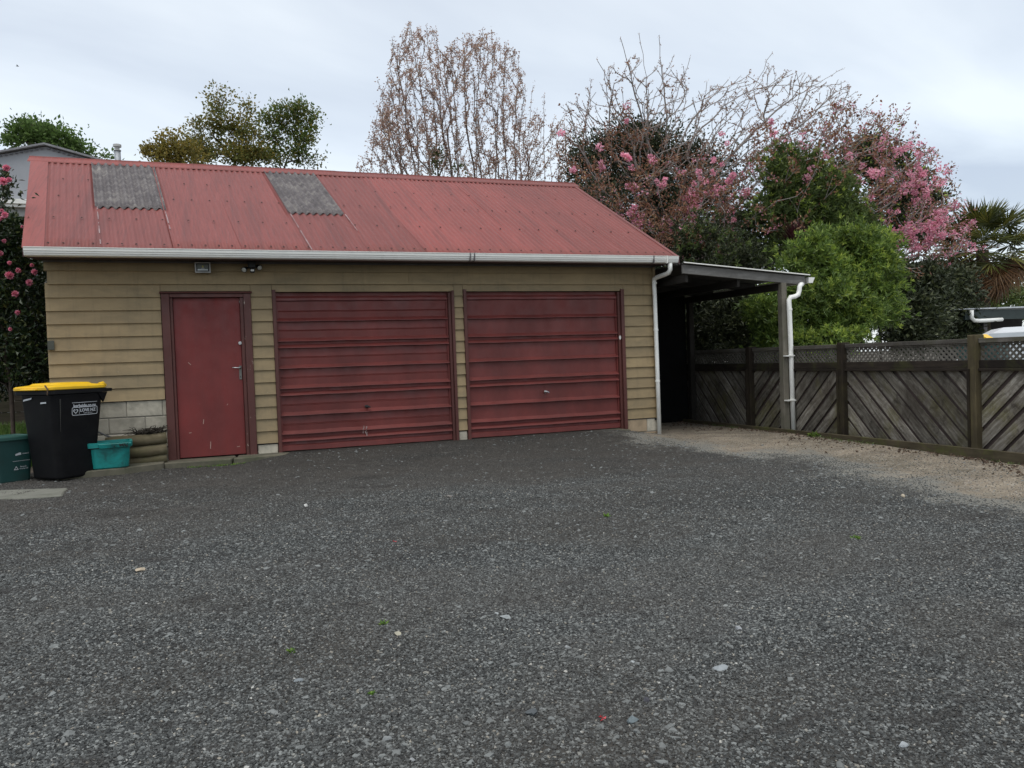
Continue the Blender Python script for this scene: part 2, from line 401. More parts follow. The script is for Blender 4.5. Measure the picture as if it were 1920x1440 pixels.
# weatherboards
def board(x0, x1, z0, z1, yb=0.0):
    if x1-x0 < .01: return
    j = rng.uniform(-.0015, .0015); t_ = rng.uniform(.020, .024)
    MB().prism([(x0+.001, .03, z0), (x0+.001, yb-t_+.006+j, z0), (x0+.001, yb-t_+.008+j, z0+.006), (x0+.001, yb+.012+j, z1+.018), (x0+.001, .03, z1+.018)], (x1-x0-.002, 0, 0)).build('weatherboard', M_['siding'], g)
PITCH = .1562
zb = 2.13; rows = [(2.29, 2.405), (2.13, 2.29)]
for z0, z1 in rows:
    cuts = [0.03, 3.05 if z0 < 2.2 else 5.2, W-.045] if z0 > 2.2 else [0.03, 3.3, 6.9, W-.045]
    cuts = [.0, 5.1, W-.045] if z0 > 2.2 else [.03, 4.34, W-.045]
    for a, c in zip(cuts[:-1], cuts[1:]): board(a, c, z0, z1)
k = 0
while True:
    z1 = zb-PITCH*k; z0 = z1-PITCH
    if z0 < .07: break
    segs = []
    if z0 > .70: segs.append((.0, 1.235))
    segs += [(2.285, 2.545), (4.968, 5.10), (7.625, W-.045)]
    if k == 0:
        board(.0, 1.235, z0, z1); board(2.285, 2.545, z0, z1); board(4.968, 5.10, z0, z1); board(7.625, W-.045, z0, z1)
        board(1.237, 2.283, 2.045, z1); board(2.547, 4.966, 2.034, z1); board(5.102, 7.623, 2.034, z1)
    else:
        for a, c in segs: board(a, c, z0, z1)
    k += 1
# corner boards: thin end caps
for x0, x1 in ((W-.045, W),):
    MB().box(x0, x1, -.03, .05, (.70 if x0 < 1 else .085), 2.405).build('corner_board', M_['siding'], g, bevel=.003)
MB().box(W-.001, W+.012, -.02, 6.3, -.0, 2.405).build('side_cladding', M_['darktrim'], g)
# concrete block base
def block(x0, x1, z0, z1, m='block'):
    j = rng.uniform(-.003, .003)
    MB().box(x0+.004, x1-.004, .004+j, .16, z0+.004, z1-.004).build('concrete_block', M_[m], g, bevel=.006)
MB().box(.005, 1.245, .012, .15, -.25, .715).build('mortar', M_['mortar'], g)
for r, z0 in enumerate((.525, .33, .135, -.06, -.255)):
    x = .0 if r % 2 == 0 else -.2
    while x < 1.245:
        a, c = max(x, .0), min(x+.4, 1.248)
        if c-a > .03: block(a, c, z0, z0+.19)
        x += .4
for x0, x1 in ((2.29, 2.545), (4.972, 5.098)): block(x0, x1, -.1, .083, 'block')
MB().box(7.63, W-.002, .012, .15, -.35, .085).build('mortar', M_['mortar'], g)
block(7.63, 7.97, -.11, .083, 'blockred'); block(7.972, W, -.11, .083, 'block'); block(7.63, 7.86, -.31, -.112, 'blockred'); block(7.862, W, -.31, -.112, 'blockred')
# door frame and door
def jamb(x0, x1, z0, z1, y0=-.035, y1=.09, m='jamb', lab=None):
    o = MB().box(x0, x1, y0, y1, z0, z1).build('door_jamb', M_[m], g, bevel=.004)
    if lab: tag(o, lab)
jamb(1.242, 1.335, -.04, 2.015); jamb(1.337, 1.368, -.04, 1.965, -.012)
jamb(2.196, 2.283, -.04, 2.015, m='jambchip', lab='right door jamb with flaking paint'); jamb(2.152, 2.194, -.04, 1.965, -.012, m='jambchip')
o = MB().box(1.337, 2.194, -.034, .09, 1.967, 2.014).build('door_head', M_['jamb'], g, bevel=.003)
MB().prism([(1.225, -.06, 2.017), (1.225, .02, 2.017), (1.225, .02, 2.046), (1.225, -.05, 2.034)], (1.075, 0, 0)).build('drip_cap', M_['jamb'], g)
leaf = MB().box(1.371, 2.149, .028, .07, -.018, 1.963).build('door', M_['door'], g, bevel=.003)
lk = MB(); ring = [(2.135+.021*math.cos(a), .028, 1.391+.021*math.sin(a)) for a in np.linspace(0, 2*math.pi, 17)[:-1]]
lk.prism(ring, (0, -.018, 0)); lk.prism([(2.135+.012*math.cos(a), .012, 1.391+.012*math.sin(a)) for a in np.linspace(0, 2*math.pi, 13)[:-1]], (0, -.014, 0)); lk.box(2.133, 2.137, -.010, -.001, 1.383, 1.399)
lk.build('lock_cylinder', M_['steel'], leaf, bevel=.001)
MB().box(2.108, 2.140, .018, .027, .93, 1.105).build('handle_plate', simple('tarnished_steel', (.22, .21, .19), .45, .25, metal=1, bmp=0), leaf, bevel=.002)
hd = MB().tube([(2.124, .02, 1.075), (2.124, -.022, 1.075), (2.118, -.032, 1.076), (2.07, -.034, 1.079), (2.025, -.030, 1.083)], [.010, .009, .010, .0085, .007], 8).build('handle', M_['steel'], leaf, smooth=True)
MB().prism([(2.119, .017, .955), (2.129, .017, .955), (2.127, .017, .975), (2.121, .017, .975)], (0, -.002, 0)).build('keyhole', M_['black'], leaf)
mb = MB()
for (x, z, l_, a_) in ((1.53, 1.15, .045, -.8), (1.50, .29, .03, .1), (1.73, .12, .09, 1.5), (1.66, .42, .06, 1.45), (2.06, .08, .035, .1), (1.95, .62, .02, .9)):
    dx, dz = math.cos(a_)*l_/2, math.sin(a_)*l_/2; nx_, nz_ = -math.sin(a_)*.0035, math.cos(a_)*.0035
    mb.prism([(x-dx-nx_, .0278, z-dz-nz_), (x+dx-nx_, .0278, z+dz-nz_), (x+dx+nx_, .0278, z+dz+nz_), (x-dx+nx_, .0278, z-dz+nz_)], (0, -.0008, 0))
tag(mb.build('scratches', simple('bare_scratch', (.42, .30, .25), .8), leaf), kind='stuff')
MB().box(.005, .075, -.040, -.020, 1.36, 1.47).build('junction_cover', simple('dark_grey_cover', (.05, .055, .045), .6), g, bevel=.004)
# garage doors
def garage_door(x0, x1, ribs, creases, label):
    zt, zbm = 2.028, -.028
    prof = [(.060, zt)]        # (y, z) going down
    prof += [(.060, 1.985), (.035, 1.955), (.030, 1.925), (.058, 1.915)]
    for zc in ribs:
        prof += [(.062, zc+.030), (.016, zc-.008), (.014, zc-.016), (.062, zc-.023)]
    prof += [(.056, .055), (.034, .035), (.032, -.022), (.06, zbm)]
    prof.sort(key=lambda q: -q[1])
    for zc in creases:
        prof += [(.058, zc+.006), (.063, zc), (.054, zc-.007), (.058, zc-.012)]
    prof.sort(key=lambda q: -q[1])
    nx = 40; V = []; F = []
    for i in range(nx+1):
        x = x0+(x1-x0)*i/nx
        for y, z in prof:
            wob = .0025*math.sin(i*.9+z*3)+.002*math.sin(i*.37+z*11)
            z2 = z-.012*(x-x0)/(x1-x0)*0
            V.append((x, y+wob, z2+.0015*math.sin(i*.5+z*5)))
    m = len(prof)
    for i in range(nx):
        for j in range(m-1): F.append((i*m+j, (i+1)*m+j, (i+1)*m+j+1, i*m+j+1))
    mb = MB(); mb.add(V, F)
    d = mb.build('garage_door', M_['gdoor'], g); tag(d, label)
    # folded side rails of the door leaf
    for xa, xb in ((x0, x0+.022), (x1-.022, x1)):
        MB().box(xa, xb, .040, .066, zbm, 1.915).build('side_channel', M_['gdoor'], d)
    MB().box(x0+.02, x1-.02, .07, .075, zbm, zt).build('door_backing', M_['dark'], d)
    return d
ribs = [1.67, 1.41, 1.325, 1.06, .80, .71, .448, .205, .113]
d1 = garage_door(2.592, 4.885, ribs, [1.79, 1.54, 1.19, .93, .575, .32], 'faded garage door with faint creases, nearer the small door')
d2 = garage_door(5.147, 7.525, ribs, [], 'plain ribbed garage door on the right')
def tjamb(x0, x1, z0=-.05, z1=2.02, y0=-.03, z=None): return MB().box(x0, x1, y0, .09, z0, z1).build('garage_door_jamb', M_['jamb'], g, bevel=.003)
tjamb(2.547, 2.590, z1=2.06); tjamb(4.888, 4.925, y0=.0); tjamb(4.927, 4.966, z1=2.045); tjamb(5.102, 5.145, z1=2.06); tjamb(7.527, 7.565, y0=.0); tjamb(7.567, 7.622, z1=2.06, y0=-.034)
# T-handles
def thandle(x, z, m, par):
    mb = MB(); mb.prism([(x+.022*math.cos(a), .058, z+.022*math.sin(a)) for a in np.linspace(0, 2*math.pi, 13)[:-1]], (0, -.012, 0))
    mb.tube([(x, .05, z), (x, .005, z)], .010, 8); mb.tube([(x-.038, .004, z+.008), (x, .0, z+.004), (x+.038, .004, z-.012)], [.010, .013, .009], 8)
    return mb.build('handle', m, par, smooth=False)
thandle(3.712, .500, M_['black'], d1); thandle(6.32, .575, M_['steel'], d2)
MB().prism([(7.545+.016*math.cos(a), -.001, 1.335+.030*math.sin(a)) for a in np.linspace(0, 2*math.pi, 15)[:-1]], (0, -.010, 0)).build('jamb_plate', M_['white'], g)
# scuff of scraped paint on the left door
mb = MB()
for q in range(9):
    x = 3.66+rng.uniform(-.03, .05); z = rng.uniform(.10, .24); mb.box(x, x+rng.uniform(.004, .012), .017, .0195, z, z+rng.uniform(.015, .05))
mb.build('paint_scrape', simple('scraped_zinc', (.38, .30, .28), .6), d1)
# door bottom concrete strip
MB().prism([(2.55, -.11, -.055), (2.55, .10, -.030), (2.55, .10, -.25), (2.55, -.11, -.25)], (7.62-2.55, 0, 0)).build('door_sill', M_['conc'], g)

# eaves
MB().box(-.06, W+.10, -.375, .02, SOF, SOF+.015).build('soffit', M_['darktrim'], g)
MB().box(.0, W, -.030, -.004, SOF-.022, SOF-.002).build('soffit_batten', M_['darkgrey'], g)
MB().box(-.09, W+.13, -.397, -.377, 2.385, 2.49).build('fascia', M_['eavewood'], g)
def skew(x, y):      # the left verge runs slightly out of square
    return x-.136*(y-EAVE_Y)*np.clip(1-x/8.35, 0, 1.02)
def corr(name, x0, x1, y0, y1, amp, pitch, mat, lift=0, ny=10, sag=.004, per=8, mir=False):
    n = max(int(round((x1-x0)/pitch*per)), 4); xs = np.linspace(x0, x1, n+1); ys = np.linspace(y0, y1, ny+1)
    ph = rng.uniform(0, 6.28); V = []
    for y in ys:
        for x in xs:
            z = EAVE_Z+SL*(y-EAVE_Y)+lift+amp*math.cos(2*math.pi*(x-x0)/pitch) + sag*math.sin(y*1.7+ph)*.5
            if mir: yy = 2*RIDGE_Y-y
            else: yy = y
            V.append((skew(x, y), yy, z))
    nx = n+1; i = (np.arange(n)[None, :]+nx*np.arange(ny)[:, None]).ravel(); F = np.stack([i, i+1, i+nx+1, i+nx], -1)
    me = fastmesh(name, np.array(V), F, mat, True)
    # a thin sheet with real thickness at its edge
    o = link(name, me, g); s_ = o.modifiers.new('thickness', 'SOLIDIFY'); s_.thickness = .003; s_.offset = -1; return o
RY = RIDGE_Y-.05
edges = [.08, .64]
corr('roof_sheet', .06, .66, EAVE_Y-.03, RY, .0095, .076, M_['roof'])
m_grp, t, p = newmat('grey_lichened_fibreglass')
c = ramp(t, noise(t, 5, 7, .7, dist=.4), [(.3, (.045, .037, .039)), (.5, (.095, .082, .083)), (.75, (.23, .212, .19))])
c = mix(t, ramp(t, noise(t, 38, 3, .6), [(.62, 0), (.70, .7)]), c, (.36, .35, .31))
t.links.new(c, p.inputs['Base Color']); p.inputs['Roughness'].default_value = .75; bump(t, p, noise(t, 60, 4), .4, .004)
for xa, xb in ((.64, 1.45), (3.02, 3.76)):
    corr('roof_sheet', xa, xb, EAVE_Y-.03, 1.1, .013, .094, M_['roof'], .004)
    corr('skylight_sheet', xa-.01, xb+.01, .99, RIDGE_Y-.16, .019, .094, m_grp, .016)
    corr('roof_sheet', xa-.0, xb, 2.9, RY, .0085, .094, M_['roof'], .0)
for xa, xb in ((1.43, 2.22), (2.20, 3.03)): corr('roof_sheet', xa, xb, EAVE_Y-.03, RY, .0095, .076, M_['roof'], .002*(xa > 2))
x = 3.75; k = 0
while x < 8.2:
    xe = min(x+.775, 8.345); corr('roof_sheet', x, xe, EAVE_Y-.03, RY, .0095, .076, M_['roof'], .003*(k % 2)); x += .76; k += 1
corr('roof_sheet', -.1, 8.345, EAVE_Y-.03, RY, .0095, .076, M_['roof'], 0, 4, per=6, mir=True)
# verge flashing (left), thin verge on the right, ridge capping
def slopebox(name, xa, xb, ya, yb, lo, hi, mat):
    mb = MB(); v = []
    for y in (ya, yb):
        z = EAVE_Z+SL*(y-EAVE_Y)
        v += [(skew(xa, y), y, z+lo), (skew(xb, y), y, z+lo), (skew(xb, y), y, z+hi), (skew(xa, y), y, z+hi)]
    mb.add(v, [(0, 1, 2, 3)[::-1], (4, 5, 6, 7), (0, 1, 5, 4), (1, 2, 6, 5), (2, 3, 7, 6), (3, 0, 4, 7)])
    return mb.build(name, mat, g)
slopebox('verge_flashing', -.135, .085, EAVE_Y-.03, RY, .010, .016, M_['roof'])
slopebox('barge_board', -.130, -.108, EAVE_Y+.0, RY, -.10, .009, M_['eavewood'])
slopebox('verge_flashing', 8.30, 8.36, EAVE_Y-.03, RY, .012, .017, M_['roof'])
slopebox('barge_board', 8.335, 8.358, EAVE_Y-.02, RY, -.14, .010, M_['eavewood'])
n = 4
for i in range(n):
    xa = -.15+(8.52/n)*i; xb = xa+8.52/n+.03
    lf = .003*(i % 2)
    pr = lambda x: [(skew(x, RIDGE_Y), RIDGE_Y-.185, RIDGE_Z-.185*SL+.006+lf), (skew(x, RIDGE_Y), RIDGE_Y-.175, RIDGE_Z-.175*SL+.022+lf), (skew(x, RIDGE_Y), RIDGE_Y-.03, RIDGE_Z+.012+lf), (skew(x, RIDGE_Y), RIDGE_Y-.022, RIDGE_Z+.034+lf), (skew(x, RIDGE_Y), RIDGE_Y+.022, RIDGE_Z+.034+lf), (skew(x, RIDGE_Y), RIDGE_Y+.03, RIDGE_Z+.012+lf), (skew(x, RIDGE_Y), RIDGE_Y+.18, RIDGE_Z-.175*SL+.015+lf), (skew(x, RIDGE_Y), RIDGE_Y+.18, RIDGE_Z-.18*SL+.005), (skew(x, RIDGE_Y), RIDGE_Y, RIDGE_Z+.0)]
    MB().loft([pr(xa), pr(xb)]).build('ridge_cap', M_['roof'], g)
# roof screws
mb = MB()
for row, y in enumerate((-.28, .58, 1.42, 2.16)):
    x = .12+row*.05
    while x < 8.25:
        z = EAVE_Z+SL*(y-EAVE_Y)+.010; xx = skew(x, y)
        if not (y > 1.0 and (.6 < x < 1.5 or 2.98 < x < 3.8)):
            r_ = .012
            mb.add([(xx-r_, y-r_, z), (xx+r_, y-r_, z), (xx+r_, y+r_, z+r_*SL*2), (xx-r_, y+r_, z+r_*SL*2), (xx, y-.003, z+.016)], [(0, 1, 4), (1, 2, 4), (2, 3, 4), (3, 0, 4)])
        x += .152 if row in (0,) else (.228 if row == 2 else .304)
tag(mb.build('roof_screws', M_['rust'], g), kind='stuff')
# lap sealant streaks
mb = MB()
for (xx, y0, y1) in ((.655, -.3, .95), (1.445, .25, .95), (3.03, -.38, .9), (3.79, .35, .95)):
    y = y0
    while y < y1:
        l_ = rng.uniform(.03, .12)
        if rng.random() < .72:
            wv = rng.uniform(.003, .008); z0 = EAVE_Z+SL*(y-EAVE_Y)+.020; z1 = z0+l_*SL; xs_ = skew(xx, y); xe_ = skew(xx, y+l_)
            mb.add([(xs_-wv, y, z0), (xs_+wv, y, z0), (xe_+wv, y+l_, z1), (xe_-wv, y+l_, z1)], [(0, 1, 2, 3)])
        y += l_
tag(mb.build('sealant', simple('old_sealant', (.27, .19, .19), .7), g), kind='stuff')
# gutter
def gprof(x, y0=-.40, z0=2.395):   # old ogee front, open trough
    return [(x, y0, z0+.088), (x, y0-.001, z0+.0), (x, y0-.075, z0), (x, y0-.092, z0+.012), (x, y0-.096, z0+.030), (x, y0-.103, z0+.034), (x, y0-.105, z0+.052), (x, y0-.112, z0+.058), (x, y0-.114, z0+.088), (x, y0-.120, z0+.092), (x, y0-.120, z0+.100), (x, y0-.108, z0+.098), (x, y0-.108, z0+.062), (x, y0-.09, z0+.015), (x, y0-.01, z0+.006), (x, y0-.006, z0+.088)]
gt = MB().loft([gprof(-.10), gprof(5.08)], True).build('gutter', M_['white'], g); MB().loft([gprof(5.083, z0=2.397), gprof(8.285, z0=2.397)], True).build('gutter', M_['white'], g)
for xx in (-.103, 8.285): MB().prism([(xx, -.40, 2.397), (xx, -.475, 2.397), (xx, -.49, 2.409), (xx, -.505, 2.449), (xx, -.514, 2.497), (xx, -.40, 2.487)], (.004, 0, 0)).build('gutter_end', M_['white'], g)
for xx in (5.06, 5.12, 7.86, 8.08): MB().box(xx, xx+.012, -.5225, -.400, 2.392, 2.500).build('gutter_bracket', M_['darkgrey'] if xx < 8 else M_['white'], g)
MB().tube([(8.17, -.455, 2.40), (8.17, -.455, 2.30), (8.165, -.42, 2.262), (8.155, -.34, 2.247), (8.13, -.14, 2.225), (8.125, -.075, 2.205), (8.125, -.065, 2.17), (8.13, -.065, 1.9), (8.135, -.065, .9), (8.14, -.065, -.17)], [.034, .034, .034, .034, .034, .034, .033, .031, .031, .031], 14).build('downpipe', M_['whitepvc'], g, smooth=True)
for z in (2.13, 1.42, .64): MB().tube([(8.133, -.065, z), (8.133, -.065, z+.03)], .0365, 14).build('pipe_clip', M_['whitepvc'], g)
MB().box(8.10, 8.16, -.05, -.0, .06, .085).build('pipe_strap', M_['black'], g)

# flood light and sensor light
fl = thing('flood_light', 'square grey-framed flood light under the eave above the red door', 'flood light', (1.735, -.03, 2.33))
x0, x1, z0, z1, yf = 1.645, 1.825, 2.262, 2.392, -.115
MB().box(x0, x1, yf+.012, yf+.045, z0, z1).build('housing', simple('grey_cast_metal', (.20, .20, .20), .5, metal=.5), fl, bevel=.006)
mb = MB(); fw = .015
mb.box(x0, x1, yf, yf+.012, z0, z0+fw); mb.box(x0, x1, yf, yf+.012, z1-fw, z1); mb.box(x0, x0+fw, yf, yf+.012, z0+fw, z1-fw); mb.box(x1-fw, x1, yf, yf+.012, z0+fw, z1-fw)
mb.build('frame', simple('pale_grey_frame', (.42, .42, .41), .5), fl)
mb = MB(); a = (x0+fw+.012, x1-fw-.012, z0+fw+.012, z1-fw-.010)
MB().box(x0+fw, x1-fw, yf+.008, yf+.0115, z0+fw, z1-fw).build('gasket', M_['black'], fl)
MB().box(a[0], a[1], yf+.005, yf+.0075, a[2], a[3]).build('reflector', simple('dim_reflector', (.09, .10, .08), .3), fl)
MB().prism([(a[0]+.002, yf+.0045, a[2]), (a[1]-.002, yf+.0045, a[2]), (a[1]-.006, yf+.0045, a[2]+.017), (a[0]+.006, yf+.0045, a[2]+.017)], (0, -.003, 0)).build('reflector_lip', simple('bright_reflector', (.62, .66, .66), .3), fl)
MB().prism([(1.712, yf+.004, a[2]+.018), (1.76, yf+.004, a[2]+.018), (1.745, yf+.004, a[2]+.036), (1.727, yf+.004, a[2]+.036)], (0, -.002, 0)).build('reflector_wedge', simple('mid_reflector', (.26, .27, .27), .3), fl)
MB().box(1.726, 1.746, yf+.002, yf+.005, 2.327, 2.349).build('led_chip', simple('yellow_phosphor', (.42, .40, .08), .5), fl)
MB().box(1.69, 1.78, yf+.045, -.015, 2.31, 2.35).build('bracket', M_['black'], fl)
sl = thing('sensor_light', 'small black twin-spot sensor light under the eave, between the two doors', 'sensor light', (2.315, -.03, 2.37))
MB().box(2.265, 2.36, -.13, -.032, 2.325, 2.408).build('housing', M_['black'], sl, bevel=.008)
MB().box(2.285, 2.345, -.165, -.12, 2.262, 2.315).build('sensor', M_['black'], sl, bevel=.008)
MB().box(2.296, 2.334, -.169, -.166, 2.278, 2.300).build('sensor_window', M_['white'], sl)
for (cx, cz, dx) in ((2.215, 2.297, -.35), (2.405, 2.325, .35)):
    d = Vector((dx, -.75, -.45)).normalized(); c0 = Vector((cx, -.13, cz)); u1 = d.cross(Vector((0, 0, 1))).normalized(); u2 = d.cross(u1)
    ringf = lambda c_, r: [c_+u1*r*math.cos(a)+u2*r*math.sin(a) for a in np.linspace(0, 2*math.pi, 17)[:-1]]
    h = MB().loft([ringf(c0-d*.07, .018), ringf(c0-d*.03, .032), ringf(c0, .036)]).build('spot', M_['black'], sl)
    MB().loft([ringf(c0+d*.001, .029), ringf(c0+d*.008, .022), ringf(c0+d*.012, .008)]).build('lens', simple('lamp_glass', (.55, .56, .52), .15), h)
    MB().tube([c0-d*.05, (2.315, -.08, 2.345)], .010, 6).build('arm', M_['black'], h)

# ------------------------------------------------------------------ carport
greywood = mat_wood('weathered_grey_timber', (.13, .125, .115), (.26, .25, .235), None, rand=.1, axis='x')
postwood = mat_wood('weathered_post_timber', (.12, .11, .085), (.22, .20, .165), (.10, .11, .06), .5, rand=.12, axis='z')
cp = thing('carport', 'open lean-to carport with grey timber beam, built against the garage side', 'carport', (9.2, 3, -.17))
ZL, ZR, XL, XR = 2.352, 2.185, 8.215, 10.42
def cz(x): return ZL+(ZR-ZL)*(x-XL)/(XR-XL)
YF = -.70
def beamx(name, y0, y1, top, h, m, xa=XL, xb=XR): return MB().prism([(xa, y0, cz(xa)-top), (xb, y0, cz(xb)-top), (xb, y0, cz(xb)-top-h), (xa, y0, cz(xa)-top-h)], (0, y1-y0, 0)).build(name, m, cp, bevel=.003)
beamx('beam', YF, YF+.045, .0, .13, greywood, XL+.02)
for y in (.5, 1.7, 2.9, 4.1, 5.3): beamx('rafter', y, y+.045, .0, .12, M_['dark'])  # rafters coloured near black, shade under the roof put into the colour
for x in (8.3, 9.2, 9.95): MB().box(x, x+.045, YF+.05, 6.4, cz(x)-.245, cz(x)-.135).build('purlin', mat_wood('dark_timber', (.02, .018, .015), (.04, .035, .03), axis='y') if x == 8.3 else bpy.data.materials['dark_timber'], cp)  # purlin colour darkened to stand for the shade overhead
# corrugated top
xs_ = np.linspace(XL-.0, XR+.05, 5); n = 380; ys_ = np.linspace(YF-.05, 6.45, n+1); V = []; 
for y in ys_:
    for x in xs_: V.append((x, y, cz(x)+.014+.008*math.cos(2*math.pi*y/.076)))
i = (np.arange(4)[None, :]+5*np.arange(n)[:, None]).ravel(); F = np.stack([i, i+1, i+6, i+5], -1)
o = link('roof_sheet', fastmesh('roof_sheet', np.array(V), F, simple('shade_black_sheet', (.035, .033, .030), .7), True), cp); s_ = o.modifiers.new('thickness', 'SOLIDIFY'); s_.thickness = .002  # sheet colour near black, painting in the shade of its underside
beamx('edge_flashing', YF-.055, YF-.045, -.030, .016, M_['white'], XL+.0, XR+.06)
for y, zb_ in ((YF-.02, -.16), (1.8, -.16), (4.3, -.16)):
    MB().box(9.955, 10.055, y, y+.10, zb_-.05, cz(10.0)-.13).build('post', postwood if y < 0 else bpy.data.materials['dark_timber'], cp, bevel=.006)
MB().prism([(8.19, 1.93, -.2), (9.955, 1.93, -.2), (9.955, 1.93, cz(9.955)), (8.19, 1.93, cz(8.19))], (0, .04, 0)).build('back_wall', simple('shade_black_wall', (.006, .006, .006), .95, spec=.1), cp)  # wall colour blackened to stand for deep shade inside the carport
gp = lambda y: [(10.47, y, 2.17), (10.47, y, 2.085), (10.49, y, 2.078), (10.545, y, 2.085), (10.575, y, 2.13), (10.59, y, 2.165), (10.58, y, 2.168), (10.54, y, 2.095), (10.485, y, 2.09), (10.48, y, 2.168)]
MB().loft([gp(YF-.02), gp(6.45)]).build('gutter', M_['white'], cp)
MB().prism([(10.47, YF-.02, 2.17), (10.47, YF-.02, 2.085), (10.545, YF-.02, 2.082), (10.59, YF-.02, 2.168)], (0, -.004, 0)).build('gutter_end', M_['white'], cp)
px = 10.055; 
MB().tube([(10.36, -.70, 2.065), (10.30, -.745, 2.055), (10.265, -.755, 2.02), (10.26, -.755, 1.97), (10.235, -.755, 1.90), (10.17, -.755, 1.87), (10.09, -.755, 1.86), (10.06, -.755, 1.82), (10.062, -.755, 1.7), (10.075, -.755, .9), (10.085, -.755, -.17)], .036, 14).build('downpipe', M_['whitepvc'], cp, smooth=True)
for z in (.96, .28): MB().box(9.95, 10.11, -.80, -.724, z, z+.018).build('pipe_bracket', M_['whitepvc'], cp)
for z in (1.66, .95, .27): MB().tube([(10.066+.01*(1.7-z), -.755, z), (10.066+.01*(1.7-z), -.755, z+.03)], .041, 14).build('pipe_socket', M_['whitepvc'], cp)

# ------------------------------------------------------------------ fence along the right side
fw_board = mat_wood('silvered_fence_board', (.060, .056, .048), (.19, .185, .170), (.085, .080, .030), .45, rand=.3, axis='o')
def mat_fboard():      # grain along each board's own length (object z axis)
    m, t, p = newmat('silvered_fence_board_grain')
    n = noise(t, 6, 6, .7, (6, 6, .6), coord='obj', dist=.3)
    c = ramp(t, n, [(.28, (.075, .062, .048)), (.5, (.185, .168, .140)), (.74, (.36, .34, .30))])
    big = noise(t, 1.3, 7, .72, dist=.8)
    c = mix(t, ramp(t, big, [(.42, 0), (.66, .8)]), c, (.040, .031, .023))
    c = mix(t, ramp(t, noise(t, 1.1, 6, .7, (1, 1.3, 1), dist=.4), [(.50, 0), (.66, .7)]), c, (.115, .105, .034))
    c = mix(t, ramp(t, noise(t, 9, 6, .75, dist=.8), [(.52, 0), (.68, .75)]), c, (.035, .028, .022))
    r = t.nodes.new('ShaderNodeObjectInfo').outputs['Random']
    c = mix(t, 1, c, ramp(t, r, [(0, .62), (1, 1.35)]), 'MULTIPLY')
    t.links.new(c, p.inputs['Base Color']); p.inputs['Roughness'].default_value = .85; p.inputs['Specular IOR Level'].default_value = .25
    bump(t, p, noise(t, 24, 5, .7, (5, 5, .5), coord='obj'), .5, .006); return m
fboard = mat_fboard()
frail = mat_wood('dark_fence_rail', (.014, .010, .008), (.040, .031, .023), (.12, .14, .03), .25, rand=.2, axis='y')
fpost = mat_wood('dark_fence_post', (.015, .011, .008), (.040, .030, .020), (.06, .055, .02), .35, rand=.2, axis='z')
flatt = mat_wood('grey_lattice', (.075, .068, .056), (.21, .195, .17), None, rand=.1, axis='o')
fence = thing('fence', 'old dark timber fence of diagonal boards with a lattice top', 'fence', (FENCE_X, 0, -.2))
def clip(poly, ax, val, keep_less):
    out = []; n = len(poly)
    for i in range(n):
        a, b_ = poly[i], poly[(i+1) % n]; ia = (a[ax] <= val) == keep_less or a[ax] == val; ib = (b_[ax] <= val) == keep_less or b_[ax] == val
        if ia: out.append(a)
        if ia != ib and a[ax] != b_[ax]:
            t_ = (val-a[ax])/(b_[ax]-a[ax]); q = list(a); q[0] = a[0]+(b_[0]-a[0])*t_; q[1] = a[1]+(b_[1]-a[1])*t_; out.append(tuple(q))
    return out
def diag(y0, y1, z0, z1, c, wd, sgn):     # band where z = sgn*(y) + c, vertical half width wd, clipped to the bay
    p_ = [(y0-3, sgn*(y0-3)+c-wd), (y1+3, sgn*(y1+3)+c-wd), (y1+3, sgn*(y1+3)+c+wd), (y0-3, sgn*(y0-3)+c+wd)]
    for ax, val, less in ((0, y0, False), (0, y1, True), (1, z0, False), (1, z1, True)):
        p_ = clip(p_, ax, val, less)
        if len(p_) < 3: return None
    return p_
def bay(y0, y1, sgn, lattice=True):
    zb_, zt_ = -.30, .765; x = FENCE_X+.03
    ya, yb = y0+.055, y1-.055
    MB().box(x+.022, x+.036, ya, yb, zb_, zt_+.04).build('backing_boards', M_['darktrim'], fence)
    sp = .25; cs = np.arange(-12, 12, sp)+rng.uniform(0, .1)
    for c in cs:
        q = diag(ya, yb, zb_, zt_, c+rng.uniform(-.006, .006), .097+rng.uniform(-.008, .006), sgn)
        if not q: continue
        ctr = Vector((x, sum(a for a, _ in q)/len(q), sum(b_ for _, b_ in q)/len(q)))
        rot = Euler((-sgn*math.pi/4, 0, 0)).to_matrix()          # object z axis along the board
        inv = rot.inverted(); off = rng.uniform(-.003, .003)
        pts = [inv @ (Vector((x+off, a, b_))-ctr) for a, b_ in q]
        me = MB().prism(pts, inv @ Vector((.018, 0, 0))).mesh('board', fboard)
        o = link('board', me); o.parent = fence; o.location = ctr-fence.location; o.rotation_euler = (-sgn*math.pi/4, 0, 0)
    MB().box(x-.030, x+.05, ya, yb, .768, .860).build('rail', frail, fence, bevel=.004)
    MB().box(x-.048, x+.0, ya, yb, .735, .767).build('rail', frail, fence, bevel=.003)
    MB().box(x-.035, x+.055, ya, yb, 1.058, 1.112).build('top_rail', mat_wood('silvered_rail', (.07, .06, .05), (.18, .17, .15), (.07, .07, .03), .5, axis='y') if 'silvered_rail' not in bpy.data.materials else bpy.data.materials['silvered_rail'], fence, bevel=.004)
    MB().box(x-.012, x-.0, ya, yb, 1.040, 1.056).build('rail', flatt, fence)
    if lattice:
        mb = MB()
        for s2, xo in ((1, 0), (-1, .008)):
            for c in np.arange(-12, 12, .075):
                q = diag(ya, yb, .858, 1.06, c, .0175, s2)
                if q: mb.prism([(x+xo, a, b_) for a, b_ in q], (.007, 0, 0))
        tag(mb.build('lattice', flatt, fence), kind='stuff')
ys_ = [-8.0, -5.94, -3.86, -1.78, .27, 2.30, 4.36, 6.42, 8.5]
